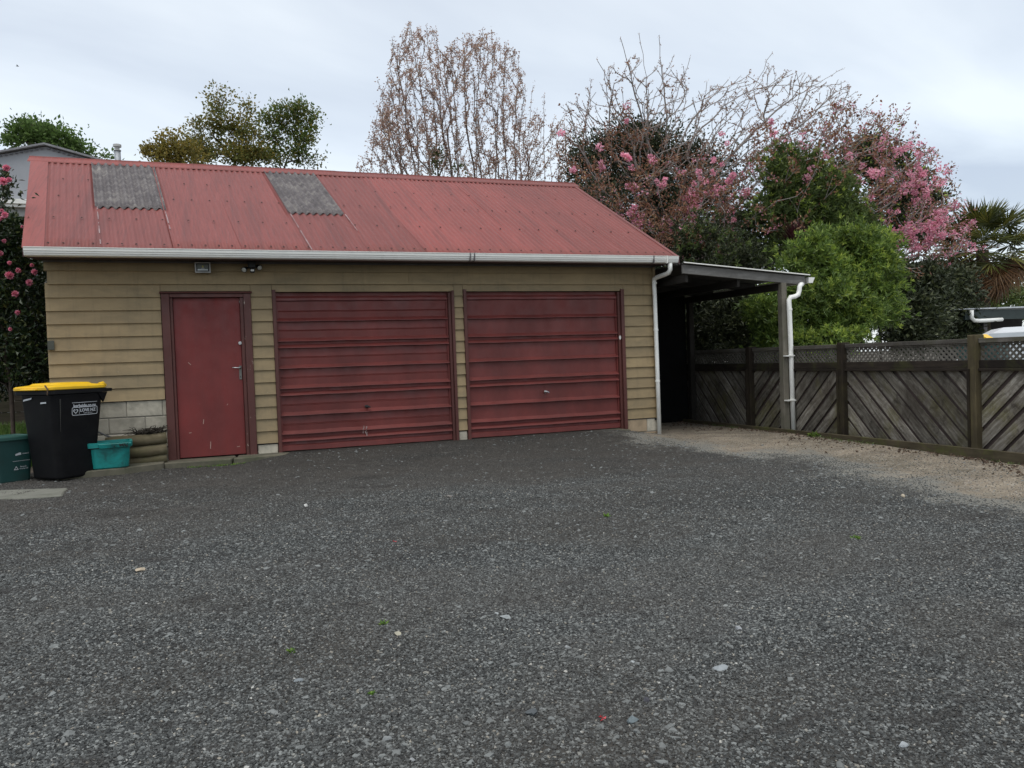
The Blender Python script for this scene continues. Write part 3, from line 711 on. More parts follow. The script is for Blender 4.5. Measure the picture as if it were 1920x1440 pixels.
for i in range(len(ys_)-1): bay(ys_[i], ys_[i+1], 1 if i % 2 == 0 else -1)
mossy = mat_wood('mossy_fence_post', (.055, .044, .026), (.12, .098, .052), (.10, .092, .032), .5, rand=0, axis='z')
for y in ys_:
    near = -4.5 < y < -3 
    MB().box(FENCE_X-.055, FENCE_X+.095, y-.052, y+.052, -.4, 1.155 if near else 1.135).build('post', mossy if near else fpost, fence, bevel=.007)
    MB().box(FENCE_X-.075, FENCE_X-.056, y+.02, y+.05, -.3, .76).build('batten', fpost, fence)
edging = mat_wood('mossy_edging_plank', (.045, .036, .022), (.10, .082, .05), (.085, .095, .022), .7, rand=.1, axis='y')
kb = thing('timber_edging', 'long mossy timber edging plank along the foot of the fence', 'edging', (9.86, 0, -.3))
ya = -8.0
for yb in (-4.9, -.35, 3.9, 7.0):
    MB().prism([(9.84, ya+.004, -.45), (9.885, ya+.004, -.45), (9.885, ya+.004, -.137), (9.84, ya+.004, -.137)], (0, yb-ya-.008, 0)).build('plank', edging, kb, bevel=.004); ya = yb
tag(MB().box(9.885, 10.14, -8, 7, -.5, -.20).build('soil_strip', earth), kind='structure')

# ------------------------------------------------------------------ slabs, step and logs by the small door
def gz(x, y): return float(ground_z(x, y))
def slabthing(name, label, cat, poly, top, th, mat, bev=.012, group=None):
    c = (sum(p[0] for p in poly)/len(poly), sum(p[1] for p in poly)/len(poly))
    n = len(poly); P = []
    for i in range(n):      # roughened outline
        a, b_ = poly[i], poly[(i+1) % n]; m = max(2, int(math.hypot(b_[0]-a[0], b_[1]-a[1])/.12))
        for j in range(m):
            t_ = j/m; jx, jy = rng.uniform(-.006, .006, 2) if j else (0, 0)
            P.append((a[0]+(b_[0]-a[0])*t_+jx, a[1]+(b_[1]-a[1])*t_+jy, top-th))
    me = MB().prism([(x-c[0], y-c[1], 0) for x, y, _ in P], (0, 0, th)).mesh(name, mat, bevel=bev)
    o = bpy.data.objects.new(name, me); COL.objects.link(o); o.location = (c[0], c[1], top-th)
    return tag(o, label, cat, group)
slabthing('concrete_step', 'left mossy concrete step slab, directly under the red door', 'step slab', [(1.20, -.30), (1.96, -.33), (2.02, -.12), (2.02, .02), (1.22, .02)], -.030, .10, M_['conc'])
slabthing('concrete_step', 'cracked right step slab below the narrow boards beside the red door', 'step slab', [(1.985, -.34), (2.60, -.26), (2.68, -.10), (2.52, .0), (2.045, .0), (2.045, -.13)], -.028, .10, M_['conc'])
slabthing('concrete_path', 'dark mossy concrete path under the teal crate and logs', 'path', [(.15, -.78), (.80, -.62), (1.20, -.36), (1.21, .0), (.05, .0)], -.015, .16, M_['conc'])
slabthing('paving_slab', 'flat weathered paving slab lying in the gravel at the left edge', 'paving slab', [(-.62, -1.82), (-.10, -1.98), (.40, -2.03), (.37, -1.52), (-.30, -1.25), (-.75, -1.30)], -.082, .06, M_['slab'])
logm = mat_wood('mossy_round_log', (.10, .08, .045), (.22, .185, .12), (.085, .085, .035), .6, rand=.2, axis='x')
logs = thing('log_edging', 'stack of three mossy half-round logs beside the red door', 'log edging', (.9, -.2, 0))
for z, xl, xr, r, dz in ((.262, .58, 1.238, .068, .02), (.130, .50, 1.236, .070, .03), (.018, .62, 1.232, .052, .02)):
    pts = [(xl+(xr-xl)*t_, -.19+.006*math.sin(t_*5+z*9), z-dz*(1-t_)+.004*math.sin(t_*7)) for t_ in np.linspace(0, 1, 9)]
    MB().tube(pts, [r*(1+.04*math.sin(i*2.1+z*20)) for i in range(9)], 16).build('log', logm, logs, smooth=True)
# dead tuft on the top log
dt = MB()
for i in range(120):
    bx = rng.uniform(.90, 1.2); a = rng.uniform(0, 6.28); l_ = rng.uniform(.07, .22); r0 = Vector((bx, -.17, .32)); d = Vector((math.cos(a), .6*math.sin(a), rng.uniform(.15, 1.0))).normalized()
    dt.tube([r0, r0+d*l_*.5+Vector((0, 0, .01)), r0+d*l_-Vector((0, 0, l_*.25))], [.006, .005, .002], 3, False)
tag(dt.build('dead_plant', simple('dead_black_stems', (.035, .028, .02), .9, bmp=0)), 'withered dark spiky plant sprawled on the top log', 'dead plant')
o = MB().tube([(.42, -.12, .42), (.58, -.13, .33), (.72, -.15, .265)], .011, 8).build('pipe', simple('grey_pipe', (.10, .10, .10), .5), smooth=True)
tag(o, 'thin grey pipe leaning on the blocks behind the teal crate', 'pipe')

# ------------------------------------------------------------------ bins
def rrect(w_, d_, r, z, n=5, cx=0, cy=0, chf=None):
    out = []
    for (sx, sy, a0) in ((1, 1, 0), (-1, 1, 90), (-1, -1, 180), (1, -1, 270)):
        for i in range(n+1):
            a = R_(a0+90*i/n); out.append((cx+sx*(w_/2-r)+r*math.cos(a), cy+sy*(d_/2-r)+r*math.sin(a), z))
    return out
M_['yellow'] = simple('yellow_lid_plastic', (.78, .47, .012), .4, .06, 4, .02, dirt=(.45, .28, .03), dirt_amt=.3, dirt_scale=9)
M_['binblack'] = simple('black_bin_plastic', (.006, .006, .007), .55, .25, 5, .05, dirt=(.014, .014, .014), dirt_amt=.5, dirt_scale=6, spec=.2)
M_['print'] = simple('white_print', (.52, .54, .56), .6, .08, 5, 0)
bin_ = thing('wheelie_bin', 'black wheelie bin with a yellow lid at the garage corner', 'wheelie bin', (.22, -.60, -.095), R_(-44))
# local axes: -Y is the front, +Y the hinge side; x is the width
def lb(mb, name, m, parent=bin_, **k): return mb.build(name, m, parent, world=False, **k)
rings = []
for z, w_, d_, r, cy in ((.03, .42, .43, .05, -.02), (.045, .44, .46, .06, -.02), (.06, .445, .465, .06, -.02), (.93, .545, .63, .07, 0), (.955, .555, .64, .07, 0)): rings.append(rrect(w_, d_, r, z, cy=cy))
body = lb(MB().loft(rings), 'body', M_['binblack'], smooth=True)
lb(MB().loft([rrect(.60, .70, .06, .952), rrect(.615, .715, .06, .956), rrect(.615, .715, .06, .995), rrect(.60, .70, .06, .999)]), 'rim', M_['binblack'], smooth=False)
for sx in (-1, 1): lb(MB().prism([(sx*.27, .22, .95), (sx*.27, .34, .95), (sx*.25, .30, .84)], (sx*.02, 0, 0)), 'gusset', M_['binblack'])
lb(MB().tube([(-.26, .415, .975), (.26, .415, .975)], .017, 10), 'handle', M_['binblack'])
for sx in (-1, 0, 1): lb(MB().box(sx*.24-.02, sx*.24+.02, .345, .42, .957, .993), 'handle_bracket', M_['binblack'])
# lid
lr = [rrect(.60, .70, .06, 1.000, cy=-.02), rrect(.615, .72, .07, 1.006, cy=-.02), rrect(.615, .72, .07, 1.030, cy=-.02), rrect(.585, .69, .07, 1.042, cy=-.02), rrect(.44, .50, .08, 1.056, cy=-.01), rrect(.40, .46, .08, 1.072, cy=-.01), rrect(.2, .26, .05, 1.078, cy=-.01)]
lid = lb(MB().loft(lr), 'lid', M_['yellow'], smooth=False)
for sx in (-1, 1): lb(MB().tube([(sx*.2, .31, 1.03), (sx*.2, .36, 1.045), (sx*.2, .39, 1.02)], [.028, .026, .02], 8), 'hinge', M_['yellow'])
lb(MB().box(-.12, .12, -.405, -.36, 1.002, 1.018), 'lid_lip', M_['yellow'], bevel=.004)
# tag wired on the lid corner
lb(MB().tube([(.20, -.345, 1.046), (.24, -.375, 1.05), (.29, -.385, 1.01), (.285, -.39, .95)], [.006, .008, .008, .004], 5), 'wire_tie', simple('brown_tie', (.10, .06, .03), .8))
for sx in (-1, 1):
    wh = MB().tube([(sx*.15, .15, .085), (sx*.195, .15, .085)], .085, 24); lb(wh, 'wheel', M_['black'])
lb(MB().tube([(-.19, .15, .085), (.19, .15, .085)], .012, 8), 'axle', M_['steel'])
# lettering on the side that faces the yard (local +X)
def textmesh(txt, size, bold=.0):
    cu = bpy.data.curves.new('lettering', 'FONT'); cu.body = txt; cu.size = size; cu.offset = bold; cu.align_x = 'CENTER'; cu.extrude = .0006; cu.resolution_u = 3
    o = bpy.data.objects.new('lettering', cu); COL.objects.link(o); dg = bpy.context.evaluated_depsgraph_get()
    me = bpy.data.meshes.new_from_object(o.evaluated_get(dg)); bpy.data.objects.remove(o); return me
def sidex(z): return .2225+(.2725-.2225)*(z-.06)/.87+.0035        # half width of the body at height z
tilt = math.atan2(.05, .87)
def onside(me, name, y, z, mat=M_['print']):
    me.materials.clear(); me.materials.append(mat)
    o = bpy.data.objects.new(name, me); COL.objects.link(o); o.parent = bin_
    o.rotation_euler = (Matrix.Rotation(tilt, 3, 'Y') @ Matrix(((0, 0, 1), (1, 0, 0), (0, 1, 0)))).to_euler()
    o.location = (sidex(z), y, z); return o
def flatmesh(polys):
    mb = MB()
    for q in polys: mb.prism([(x, y, 0) for x, y in q], (0, 0, .0008))
    return mb.mesh('print', M_['print'])
YT = .06
onside(textmesh('kerbside.co.nz', .048, .0012), 'lettering', YT, .800)
onside(textmesh('LOVE NZ', .047, .0012), 'lettering', YT+.038, .748)
onside(textmesh('recycle right here', .016, .0), 'lettering', YT+.038, .728)
onside(flatmesh([[(-.155, 0), (.155, 0), (.155, .005), (-.155, .005)]]), 'print_line', YT, .848)
fr = []
def rr2(w_, h_, r, n=5):
    out = []
    for (sx, sy, a0) in ((1, 1, 0), (-1, 1, 90), (-1, -1, 180), (1, -1, 270)):
        for i in range(n+1):
            a = R_(a0+90*i/n); out.append((sx*(w_/2-r)+r*math.cos(a), sy*(h_/2-r)+r*math.sin(a)))
    return out
A, B = rr2(.316, .090, .018), rr2(.304, .078, .013); n = len(A)
onside(flatmesh([[A[i], A[(i+1) % n], B[(i+1) % n], B[i]] for i in range(n)]), 'print_frame', YT, .756)
hp = lambda k, t_: (k*16*math.sin(t_)**3/16*.030, k*(13*math.cos(t_)-5*math.cos(2*t_)-2*math.cos(3*t_)-math.cos(4*t_))/16*.030)
ts = np.linspace(0, 2*math.pi, 25)
onside(flatmesh([[hp(1, a), hp(1, b_), hp(.62, b_), hp(.62, a)] for a, b_ in zip(ts[:-1], ts[1:])]), 'heart_symbol', YT-.112, .757)
onside(flatmesh([[(-.0015, -.034), (.0015, -.034), (.0015, .034), (-.0015, .034)]]), 'print_line', YT-.068, .757)
mb = MB(); 
mb.prism([(-.19, -.3245, .885), (-.06, -.3245, .905), (-.05, -.3245, .925), (-.18, -.3245, .905)], (0, -.001, 0)); mb.prism([(.08, -.322, .855), (.17, -.322, .86), (.17, -.322, .875), (.08, -.322, .872)], (0, -.001, 0))
lb(mb, 'sticker', M_['print'])
mb = MB()        # pale runs of dried liquid down the corner
for q in range(16):
    z = .90-q*.022; wv = .010*math.exp(-q*.08)
    mb.prism([(sidex(z)+.000, -.235-wv, z), (sidex(z)+.000, -.235+wv, z), (sidex(z-.02), -.235+wv*.8, z-.02), (sidex(z-.02), -.235-wv*.8, z-.02)], (.0006, 0, 0))
lb(mb, 'dried_drip', simple('dried_residue', (.045, .045, .04), .9))

# teal crate
M_['teal'] = simple('teal_crate_plastic', (.010, .235, .215), .42, .12, 4, .03, dirt=(.012, .035, .03), dirt_amt=.75, dirt_scale=7)
tcx = thing('recycling_crate', 'open teal recycling crate with grimy rim, right of the black bin', 'crate', (.65, -.50, -.012), R_(7))
def lbt(mb, name, m, **k): return mb.build(name, m, tcx, world=False, **k)
lbt(MB().loft([rrect(.36, .26, .06, 0), rrect(.385, .285, .07, .012), rrect(.43, .33, .07, .25), rrect(.40, .30, .06, .25), rrect(.36, .26, .05, .03)], True), 'body', M_['teal'], smooth=False)
n_ = 24
def hollow(parent, zt, wo, do, wi, di, h, m, name='rim'):
    a = rrect(wo, do, .05, zt-h); b_ = rrect(wo+.008, do+.008, .05, zt); c = rrect(wi, di, .045, zt); d = rrect(wi-.004, di-.004, .045, zt-h)
    mb = MB(); mb.loft([a, b_, c, d, a], False); return mb.build(name, m, parent, world=False)
hollow(tcx, .300, .470, .365, .425, .325, .055, M_['teal'])
hollow(tcx, .252, .436, .334, .40, .30, .02, M_['black'], 'grimy_seam')
lbt(MB().prism([(-.10, -.183, .235), (.21, -.183, .235), (.225, -.195, .285), (-.115, -.195, .285)], (0, -.012, 0)), 'front_lip', M_['teal'], bevel=.004)
mb = MB()
for q in range(34):
    x = rng.normal(.14, .045); z = rng.normal(.262, .012); s_ = rng.uniform(.003, .010); 
    if abs(z-.262) < .022: mb.prism([(x-s_, -.2085+(z-.262)*-.2, z-s_*.6), (x+s_*.7, -.2085+(z-.262)*-.2, z-s_), (x+s_, -.2085+(z-.262)*-.2, z+s_*.5), (x-s_*.3, -.2085+(z-.262)*-.2, z+s_)], (0, -.003, 0))
lbt(mb, 'grime', M_['dark'])

# dark green lidded box
M_['dgreen'] = simple('dark_green_plastic', (.012, .052, .048), .45, .15, 4, .03, dirt=(.02, .03, .025), dirt_amt=.5, dirt_scale=5)
M_['dgreenlid'] = simple('green_lid_plastic', (.022, .082, .068), .45, .15, 4, .03, dirt=(.05, .07, .06), dirt_amt=.5, dirt_scale=5)
gb = thing('food_scrap_bin', 'dark green lidded box left of the black bin, partly cut by the frame', 'recycling box', (-.37, -.50, -.085), R_(-52))
def lbg(mb, name, m, **k): return mb.build(name, m, gb, world=False, **k)
lbg(MB().loft([rrect(.30, .34, .035, 0, 2), rrect(.31, .35, .035, .01, 2), rrect(.36, .42, .04, .455, 2)]), 'body', M_['dgreen'])
lbg(MB().loft([rrect(.395, .455, .04, .455, 3), rrect(.405, .465, .045, .462, 3), rrect(.405, .465, .045, .492, 3), rrect(.385, .445, .04, .503, 3), rrect(.30, .36, .04, .503, 3), rrect(.28, .34, .04, .496, 3)]), 'lid', M_['dgreenlid'])
def onbox(me, name, y, z):
    me.materials.clear(); me.materials.append(M_['print']); o = bpy.data.objects.new(name, me); COL.objects.link(o); o.parent = gb
    o.rotation_euler = (Matrix.Rotation(math.atan2(.025, .445), 3, 'Y') @ Matrix(((0, 0, 1), (1, 0, 0), (0, 1, 0)))).to_euler(); o.location = (.1565+.025*z/.445, y, z)
onbox(flatmesh([[(-.06, 0), (.0, .008), (.0, .03), (-.02, .033), (-.06, .018)]]), 'logo', .07, .285); onbox(textmesh('council', .024), 'lettering', .115, .297)
onbox(flatmesh([[(-.10, 0), (.08, 0), (.08, .003), (-.10, .003)]]), 'print_line', .08, .225)
tri = [(.028*math.cos(R_(a)), .028*math.sin(R_(a))) for a in (90, 210, 330)]; tri2 = [(.6*x, .6*y) for x, y in tri]
onbox(flatmesh([[tri[i], tri[(i+1) % 3], tri2[(i+1) % 3], tri2[i]] for i in range(3)]), 'recycle_symbol', .015, .145)
onbox(textmesh('Recycle', .022), 'lettering', .09, .155); onbox(textmesh('Recycle NZ', .018), 'lettering', .095, .132)

# ------------------------------------------------------------------ retaining wall behind the bank
rw = thing('retaining_wall', 'low dark timber retaining wall under the camellia', 'wall', (-3, 2.9, 0))
rwm = mat_wood('dark_retaining_timber', (.04, .032, .024), (.10, .085, .065), (.05, .06, .02), .5, rand=.25, axis='x')
for k in range(4):
    MB().box(-9, -.05, 2.85+.006*(k % 2), 2.92, .22+k*.165, .22+k*.165+.16).build('plank', rwm, rw, bevel=.006)

# ------------------------------------------------------------------ vegetation toolkit
def unit(a): return a/np.maximum(np.linalg.norm(a, axis=-1, keepdims=True), 1e-9)
def leaves(name, pos, dirs, length, width, mat, parent=None, per=1, spread=.0, tiltr=.9, jl=.35, fold=.25, droop=0., seed=0):
    """one folded rhombic leaf per (pos, dir); per>1 makes sprigs"""
    r = np.random.default_rng(seed+1)
    pos = np.repeat(pos, per, 0); dirs = np.repeat(dirs, per, 0); n = len(pos)
    if spread: pos = pos + dirs*r.uniform(-spread, spread, (n, 1)) + r.normal(0, spread*.35, (n, 3))
    d = unit(dirs + r.normal(0, tiltr, (n, 3))*.7 + np.array([0, 0, -droop]))
    s = unit(np.cross(d, unit(r.normal(0, 1, (n, 3))))); nr = np.cross(d, s)
    L_ = length*(1+r.uniform(-jl, jl, (n, 1))); W_ = width*(1+r.uniform(-jl, jl, (n, 1)))
    a = pos; b = pos + d*L_*.45 + s*W_*.5 + nr*W_*fold; c = pos + d*L_ - nr*L_*.08; e_ = pos + d*L_*.45 - s*W_*.5 + nr*W_*fold
    V = np.stack([a, b, c, e_], 1).reshape(-1, 3); i = np.arange(n)*4
    F = np.concatenate([np.stack([i, i+1, i+2], -1), np.stack([i, i+2, i+3], -1)], 0)
    o = link(name, fastmesh(name, V, F, mat), parent)
    if n > 400: o['kind'] = 'stuff'
    return o
def W3(px, py, y): # a point seen at pixel (px,py) that stands at depth plane y
    r = RM @ np.array([px-960., py-720., FPX]); t_ = (y-CAM[1])/r[1]; return CAM + t_*r
def blob_pts(blobs, n, seed, shell=.55):
    """blobs: (px,py,rpx,rpy,y,depthfactor) -> random points + outward directions in ellipsoids"""
    r = np.random.default_rng(seed); P = []; D = []
    vol = np.array([b_[2]*b_[3] for b_ in blobs], float); cnt = (vol/vol.sum()*n).astype(int)
    for b_, k in zip(blobs, cnt):
        c = W3(b_[0], b_[1], b_[4]); dist = (RM.T @ (c-CAM))[2]; rx = b_[2]*dist/FPX; rz_ = b_[3]*dist/FPX; ry = rx*(b_[5] if len(b_) > 5 else .8)
        d = unit(r.normal(0, 1, (k, 3))); rad = r.uniform(0, 1, (k, 1))**(1/3.); rad = shell+(1-shell)*rad if shell else rad
        rad *= 1+r.normal(0, .05, (k, 1))
        P.append(c + d*rad*np.array([rx, ry, rz_])); D.append(d)
    return np.concatenate(P), np.concatenate(D)
def roughen(blobs, seed, k=9, core=.74, lo=.22, hi=.42):
    r = np.random.default_rng(seed+500); out = []
    for b_ in blobs:
        b_ = list(b_)+([.8] if len(b_) < 6 else []); out.append((b_[0], b_[1], b_[2]*core, b_[3]*core, b_[4], b_[5]))
        for i in range(k):
            a = r.uniform(0, 6.28); q = r.uniform(.55, 1.0); f = r.uniform(lo, hi); c_ = W3(b_[0], b_[1], b_[4]); dist = (RM.T @ (c_-CAM))[2]
            rr_ = f*(b_[2]+b_[3])/2; dep = (1-q*q)**.5*b_[2]*dist/FPX*b_[5]
            out.append((b_[0]+math.cos(a)*b_[2]*q*.86, b_[1]+math.sin(a)*b_[3]*q*.86, rr_*r.uniform(.8, 1.3), rr_*r.uniform(.8, 1.2), b_[4]-dep*r.uniform(.6, 1), .9))
    return out
def clumpy(blobs, nclump, per, sig, seed, up=.35, shell=.5, rough=True):
    if rough: blobs = roughen(blobs, seed)
    r = np.random.default_rng(seed+77); C_, D_ = blob_pts(blobs, nclump, seed, shell); k = len(C_)
    sg = sig*r.uniform(.5, 1.5, (k, 1, 1)); off = r.normal(0, 1, (k, per, 3))*sg*np.array([1, 1, .75])
    P = (C_[:, None, :]+off).reshape(-1, 3); D = np.repeat(D_, per, 0)*.6 + unit(off.reshape(-1, 3))*.6 + np.array([0, 0, up])
    return P, unit(D), C_, D_
class Skel:
    """tree skeleton grown towards target tips; every new tip joins the nearest suitable node"""
    def __init__(s, trunk, r0):
        trunk = np.array(trunk, float); s.P = []; s.par = []; s.D = []; s.br = []
        seg = []
        for a, b_ in zip(trunk[:-1], trunk[1:]):
            n = max(2, int(np.linalg.norm(b_-a)/.2)); seg += [a+(b_-a)*i/n for i in range(n)]
        seg.append(trunk[-1]); s.P = list(seg); s.par = [-1]+list(range(len(seg)-1)); d = unit(np.gradient(np.array(seg), axis=0)); s.D = list(d)
        s.br.append(list(range(len(seg)))); s.base = trunk[0]; s.start = int(len(seg)*.35)
    def tip(s, T, wang=1.0, bend=.4, upend=.25, step=.22, wob=.02, r=rng, minz=-.2, enddir=None, frm=None, cmin=-2, dmax=9):
        P = np.array(s.P); D = np.array(s.D); v = T-P; d = np.linalg.norm(v, axis=1)+1e-6
        cosv = (v*D).sum(1)/d; cost = d*(1+wang*(1-cosv)); cost[v[:, 2] < minz*d] *= 6; cost[:s.start] += 50
        j = int(np.argmin(cost)) if frm is None else frm
        if frm is None and (cosv[j] < cmin or d[j] > dmax): return None
        A = P[j]; dj = d[j]; n = max(2, int(dj/step))
        c1 = A + D[j]*dj*bend; ed = np.array(enddir) if enddir is not None else unit(unit(v[j])+np.array([0, 0, upend*2])); c2 = T - ed*dj*.3
        chain = [j]
        for i in range(1, n+1):
            t_ = i/n; q = (1-t_)**3*A+3*(1-t_)**2*t_*c1+3*(1-t_)*t_*t_*c2+t_**3*T
            if i < n: q = q + r.normal(0, wob, 3)*min(1, dj)
            s.P.append(q); s.par.append(chain[-1]); s.D.append(unit(q-s.P[chain[-1]])); chain.append(len(s.P)-1)
        s.br.append(chain); return chain
    def limb(s, pts, bend=.3):
        f = None; pts = [np.array(p_, float) for p_ in pts]
        for i, T in enumerate(pts):
            nx = pts[i+1]-T if i < len(pts)-1 else T-pts[i-1]
            ch = s.tip(T, wang=.8, bend=bend, step=.25, wob=.015, minz=-.2, frm=f, enddir=unit(unit(nx)+unit(T-(pts[i-1] if i else s.P[min(20, len(s.P)-1)])))); f = ch[-1]
    def radii(s, rtip=.004, ex=2.3, rmax=.2):
        n = len(s.P); cnt = np.zeros(n); 
        kids = np.zeros(n, int)
        for p_ in s.par:
            if p_ >= 0: kids[p_] += 1
        acc = np.where(kids == 0, 1.0, 0.0)
        for i in range(n-1, 0, -1): acc[s.par[i]] += acc[i]+.02
        return np.minimum(rtip*acc**(1/ex), rmax)
    def mesh(s, name, mat, parent=None, rtip=.004, ex=2.3, rmax=.2, limb_r=.03):
        R = s.radii(rtip, ex, rmax); P = np.array(s.P); big = [[], []]; Vs = [[], []]; nb = [0, 0]
        for bi, ch in enumerate(s.br):
            c = np.array(ch); pts = P[c]; rad = R[c].copy()
            if bi > 0: rad[0] = rad[1]
            w_ = 0 if rad.max() > limb_r else 1; ns = 8 if rad[0] > .08 else (5 if rad[0] > .02 else 3)
            t_ = unit(np.gradient(pts, axis=0)); up = unit(np.cross(t_, np.array([.31, .52, .11]))); sd_ = np.cross(t_, up)
            a = np.arange(ns)*2*np.pi/ns
            ring = pts[:, None, :]+rad[:, None, None]*(np.cos(a)[None, :, None]*up[:, None, :]+np.sin(a)[None, :, None]*sd_[:, None, :])
            m = len(c); Vs[w_].append(ring.reshape(-1, 3)); i = (np.arange(m-1)[:, None]*ns+np.arange(ns)[None, :]).ravel(); i2 = (np.arange(m-1)[:, None]*ns+(np.arange(ns)[None, :]+1) % ns).ravel()
            big[w_].append(np.stack([i, i2, i2+ns, i+ns], -1)+nb[w_]); nb[w_] += m*ns
        out = []
        for w_, nm in ((0, 'trunk'), (1, 'twigs')):
            if Vs[w_]: oo = link(nm, fastmesh(nm, np.concatenate(Vs[w_]), np.concatenate(big[w_]), mat, True), parent); out.append(oo)
            if w_ == 1 and Vs[w_]: oo['kind'] = 'stuff'
        return out
    def nodes(s, rmaxsel=.012, rtip=.004, ex=2.3):
        R = s.radii(rtip, ex); idx = np.where(R < rmaxsel)[0]; idx = idx[idx > len(s.br[0])]; return np.array(s.P)[idx], np.array(s.D)[idx]
    def tips(s, last=4):
        idx = np.array([i for ch in s.br[1:] for i in ch[-last:]]); return np.array(s.P)[idx], np.array(s.D)[idx]
def ground_at(px, y): q = W3(px, 700, y); return np.array([q[0], y, -.25])
def pts_on(px0, px1, pyt, pyb, y, n, r, dy=1.0):
    return np.array([W3(r.uniform(px0, px1), r.uniform(pyt, pyb), y+r.normal(0, dy)) for _ in range(n)])
def inpoly(px, py, poly):
    c = False; n = len(poly); j = n-1
    for i in range(n):
        xi, yi = poly[i]; xj, yj = poly[j]
        if (yi > py) != (yj > py) and px < (xj-xi)*(py-yi)/(yj-yi)+xi: c = not c
        j = i
    return c
def fill(poly, y, n, r, dy):
    xs = [p[0] for p in poly]; ys = [p[1] for p in poly]; out = []
    while len(out) < n:
        a, b_ = r.uniform(min(xs), max(xs)), r.uniform(min(ys), max(ys))
        if inpoly(a, b_, poly): out.append(W3(a, b_, y+r.normal(0, dy)))
    return np.array(out)

# --- leaf materials
lm = {}
lm['olive'] = mat_leaf('olive_brown_leaves', (.105, .125, .035), (.165, .18, .045), (.27, .22, .06), .5)
lm['ochre'] = mat_leaf('ochre_green_leaves', (.17, .155, .04), (.26, .21, .05), (.34, .24, .06), .5)
lm['green'] = mat_leaf('fresh_green_leaves', (.075, .13, .035), (.11, .18, .045), (.16, .24, .07), .5)
lm['bronze'] = mat_leaf('bronze_pink_leaves', (.33, .22, .18), (.48, .33, .27), (.56, .43, .30), .5)
lm['redleaf'] = mat_leaf('red_bronze_leaves', (.17, .075, .048), (.29, .14, .088), (.36, .24, .12), .35)
lm['pink'] = mat_leaf('pink_blossom', (.66, .24, .35), (.82, .40, .50), (.90, .63, .68), .35, .6)
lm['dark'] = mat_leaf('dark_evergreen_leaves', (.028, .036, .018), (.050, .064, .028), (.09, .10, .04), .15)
lm['mid'] = mat_leaf('mid_green_leaves', (.060, .095, .028), (.110, .155, .042), (.19, .23, .07), .3)
lm['lime'] = mat_leaf('yellow_green_leaves', (.19, .27, .045), (.29, .38, .065), (.48, .54, .12), .4)
lm['shrub'] = mat_leaf('glossy_green_leaves', (.080, .130, .030), (.145, .220, .048), (.29, .38, .085), .35, .4)
lm['camellia'] = mat_leaf('camellia_leaves', (.015, .028, .012), (.03, .05, .016), (.09, .10, .03), .1, .3)
lm['camflower'] = mat_leaf('camellia_petals', (.70, .20, .30), (.80, .30, .40), (.85, .45, .52), .2, .6)
lm['palm'] = mat_leaf('palm_green', (.06, .075, .02), (.11, .125, .03), (.20, .18, .04), .25)
lm['palmdead'] = mat_leaf('dead_palm_brown', (.09, .045, .02), (.15, .075, .03), (.22, .13, .06), .15)
lm['cord'] = mat_leaf('dark_red_cordyline', (.035, .010, .012), (.07, .02, .022), None, .1)

def tree(name, label, cat, base, group=None): return thing(name, label, cat, tuple(base), 0, group)

# T0 : fresh green tree beyond the grey house
r = np.random.default_rng(5)
t0 = tree('broadleaf_tree', 'fresh green tree top behind the grey house roof', 'tree', ground_at(80, 24))
bl = [(60, 250, 38, 20, 24), (100, 252, 34, 20, 24), (130, 272, 22, 14, 24), (35, 262, 22, 14, 24), (190, 296, 16, 8, 24), (150, 288, 25, 10, 24)]
P, D, C_, _ = clumpy(bl, 150, 34, .20, 6)
sk = Skel([ground_at(80, 24), W3(82, 340, 24)], .2)
for T in C_[np.argsort(C_[:, 2])][:120]: sk.tip(T, r=r)
sk.mesh('branch', M_['bark'], t0, .008); leaves('crown', P, D, .15, .09, lm['green'], t0)

# T2-T4 : three olive-brown trees behind the ridge
def leafy(label, base_px, y, blobs, ncl, per, sig, mats, seed, lsize=(.10, .06), name='broadleaf_tree', group='broadleaf trees behind the garage ridge'):
    r = np.random.default_rng(seed); b0 = ground_at(base_px, y); t_ = tree(name, label, 'tree', b0, group)
    P, D, C_, _ = clumpy(roughen(blobs, seed+3, 8, .45, .24, .40), ncl, per, sig, seed, shell=.25, rough=False)
    top = W3(base_px, max(b_[1] for b_ in blobs)+25, y); sk = Skel([b0, top], .2)
    for T in C_[np.argsort(((C_-top)**2).sum(1))]: sk.tip(T, r=r, wob=.03)
    sk.mesh('branch', M_['barkdark'], t_, .007, rmax=.13)
    # colour drifts from green inside to ochre at the shoot tips
    k = len(P); sel = r.random(k) < np.clip(.15+.6*(D[:, 2]), .05, .8)*mats[2]
    leaves('crown', P[~sel], D[~sel], lsize[0], lsize[1], lm[mats[0]], t_, seed=seed); leaves('crown_tips', P[sel], D[sel], lsize[0], lsize[1], lm[mats[1]], t_, seed=seed+1)
    return t_
leafy('small ochre tree, leftmost of the trees above the red ridge', 320, 15, [(290, 284, 26, 18, 15), (322, 268, 26, 22, 15), (350, 290, 28, 20, 15), (255, 300, 14, 6, 15), (310, 300, 40, 14, 15)], 85, 40, .13, ('ochre', 'ochre', .8), 21)
leafy('tall olive tree with two leafy spires above the red ridge', 440, 16, [(415, 185, 17, 20, 16), (400, 210, 24, 18, 16), (460, 200, 17, 20, 16), (385, 240, 30, 24, 16), (430, 245, 36, 28, 16), (470, 240, 24, 24, 16), (410, 285, 62, 30, 16), (360, 275, 22, 22, 16), (470, 290, 36, 28, 16)], 190, 42, .14, ('olive', 'ochre', 1.0), 22)
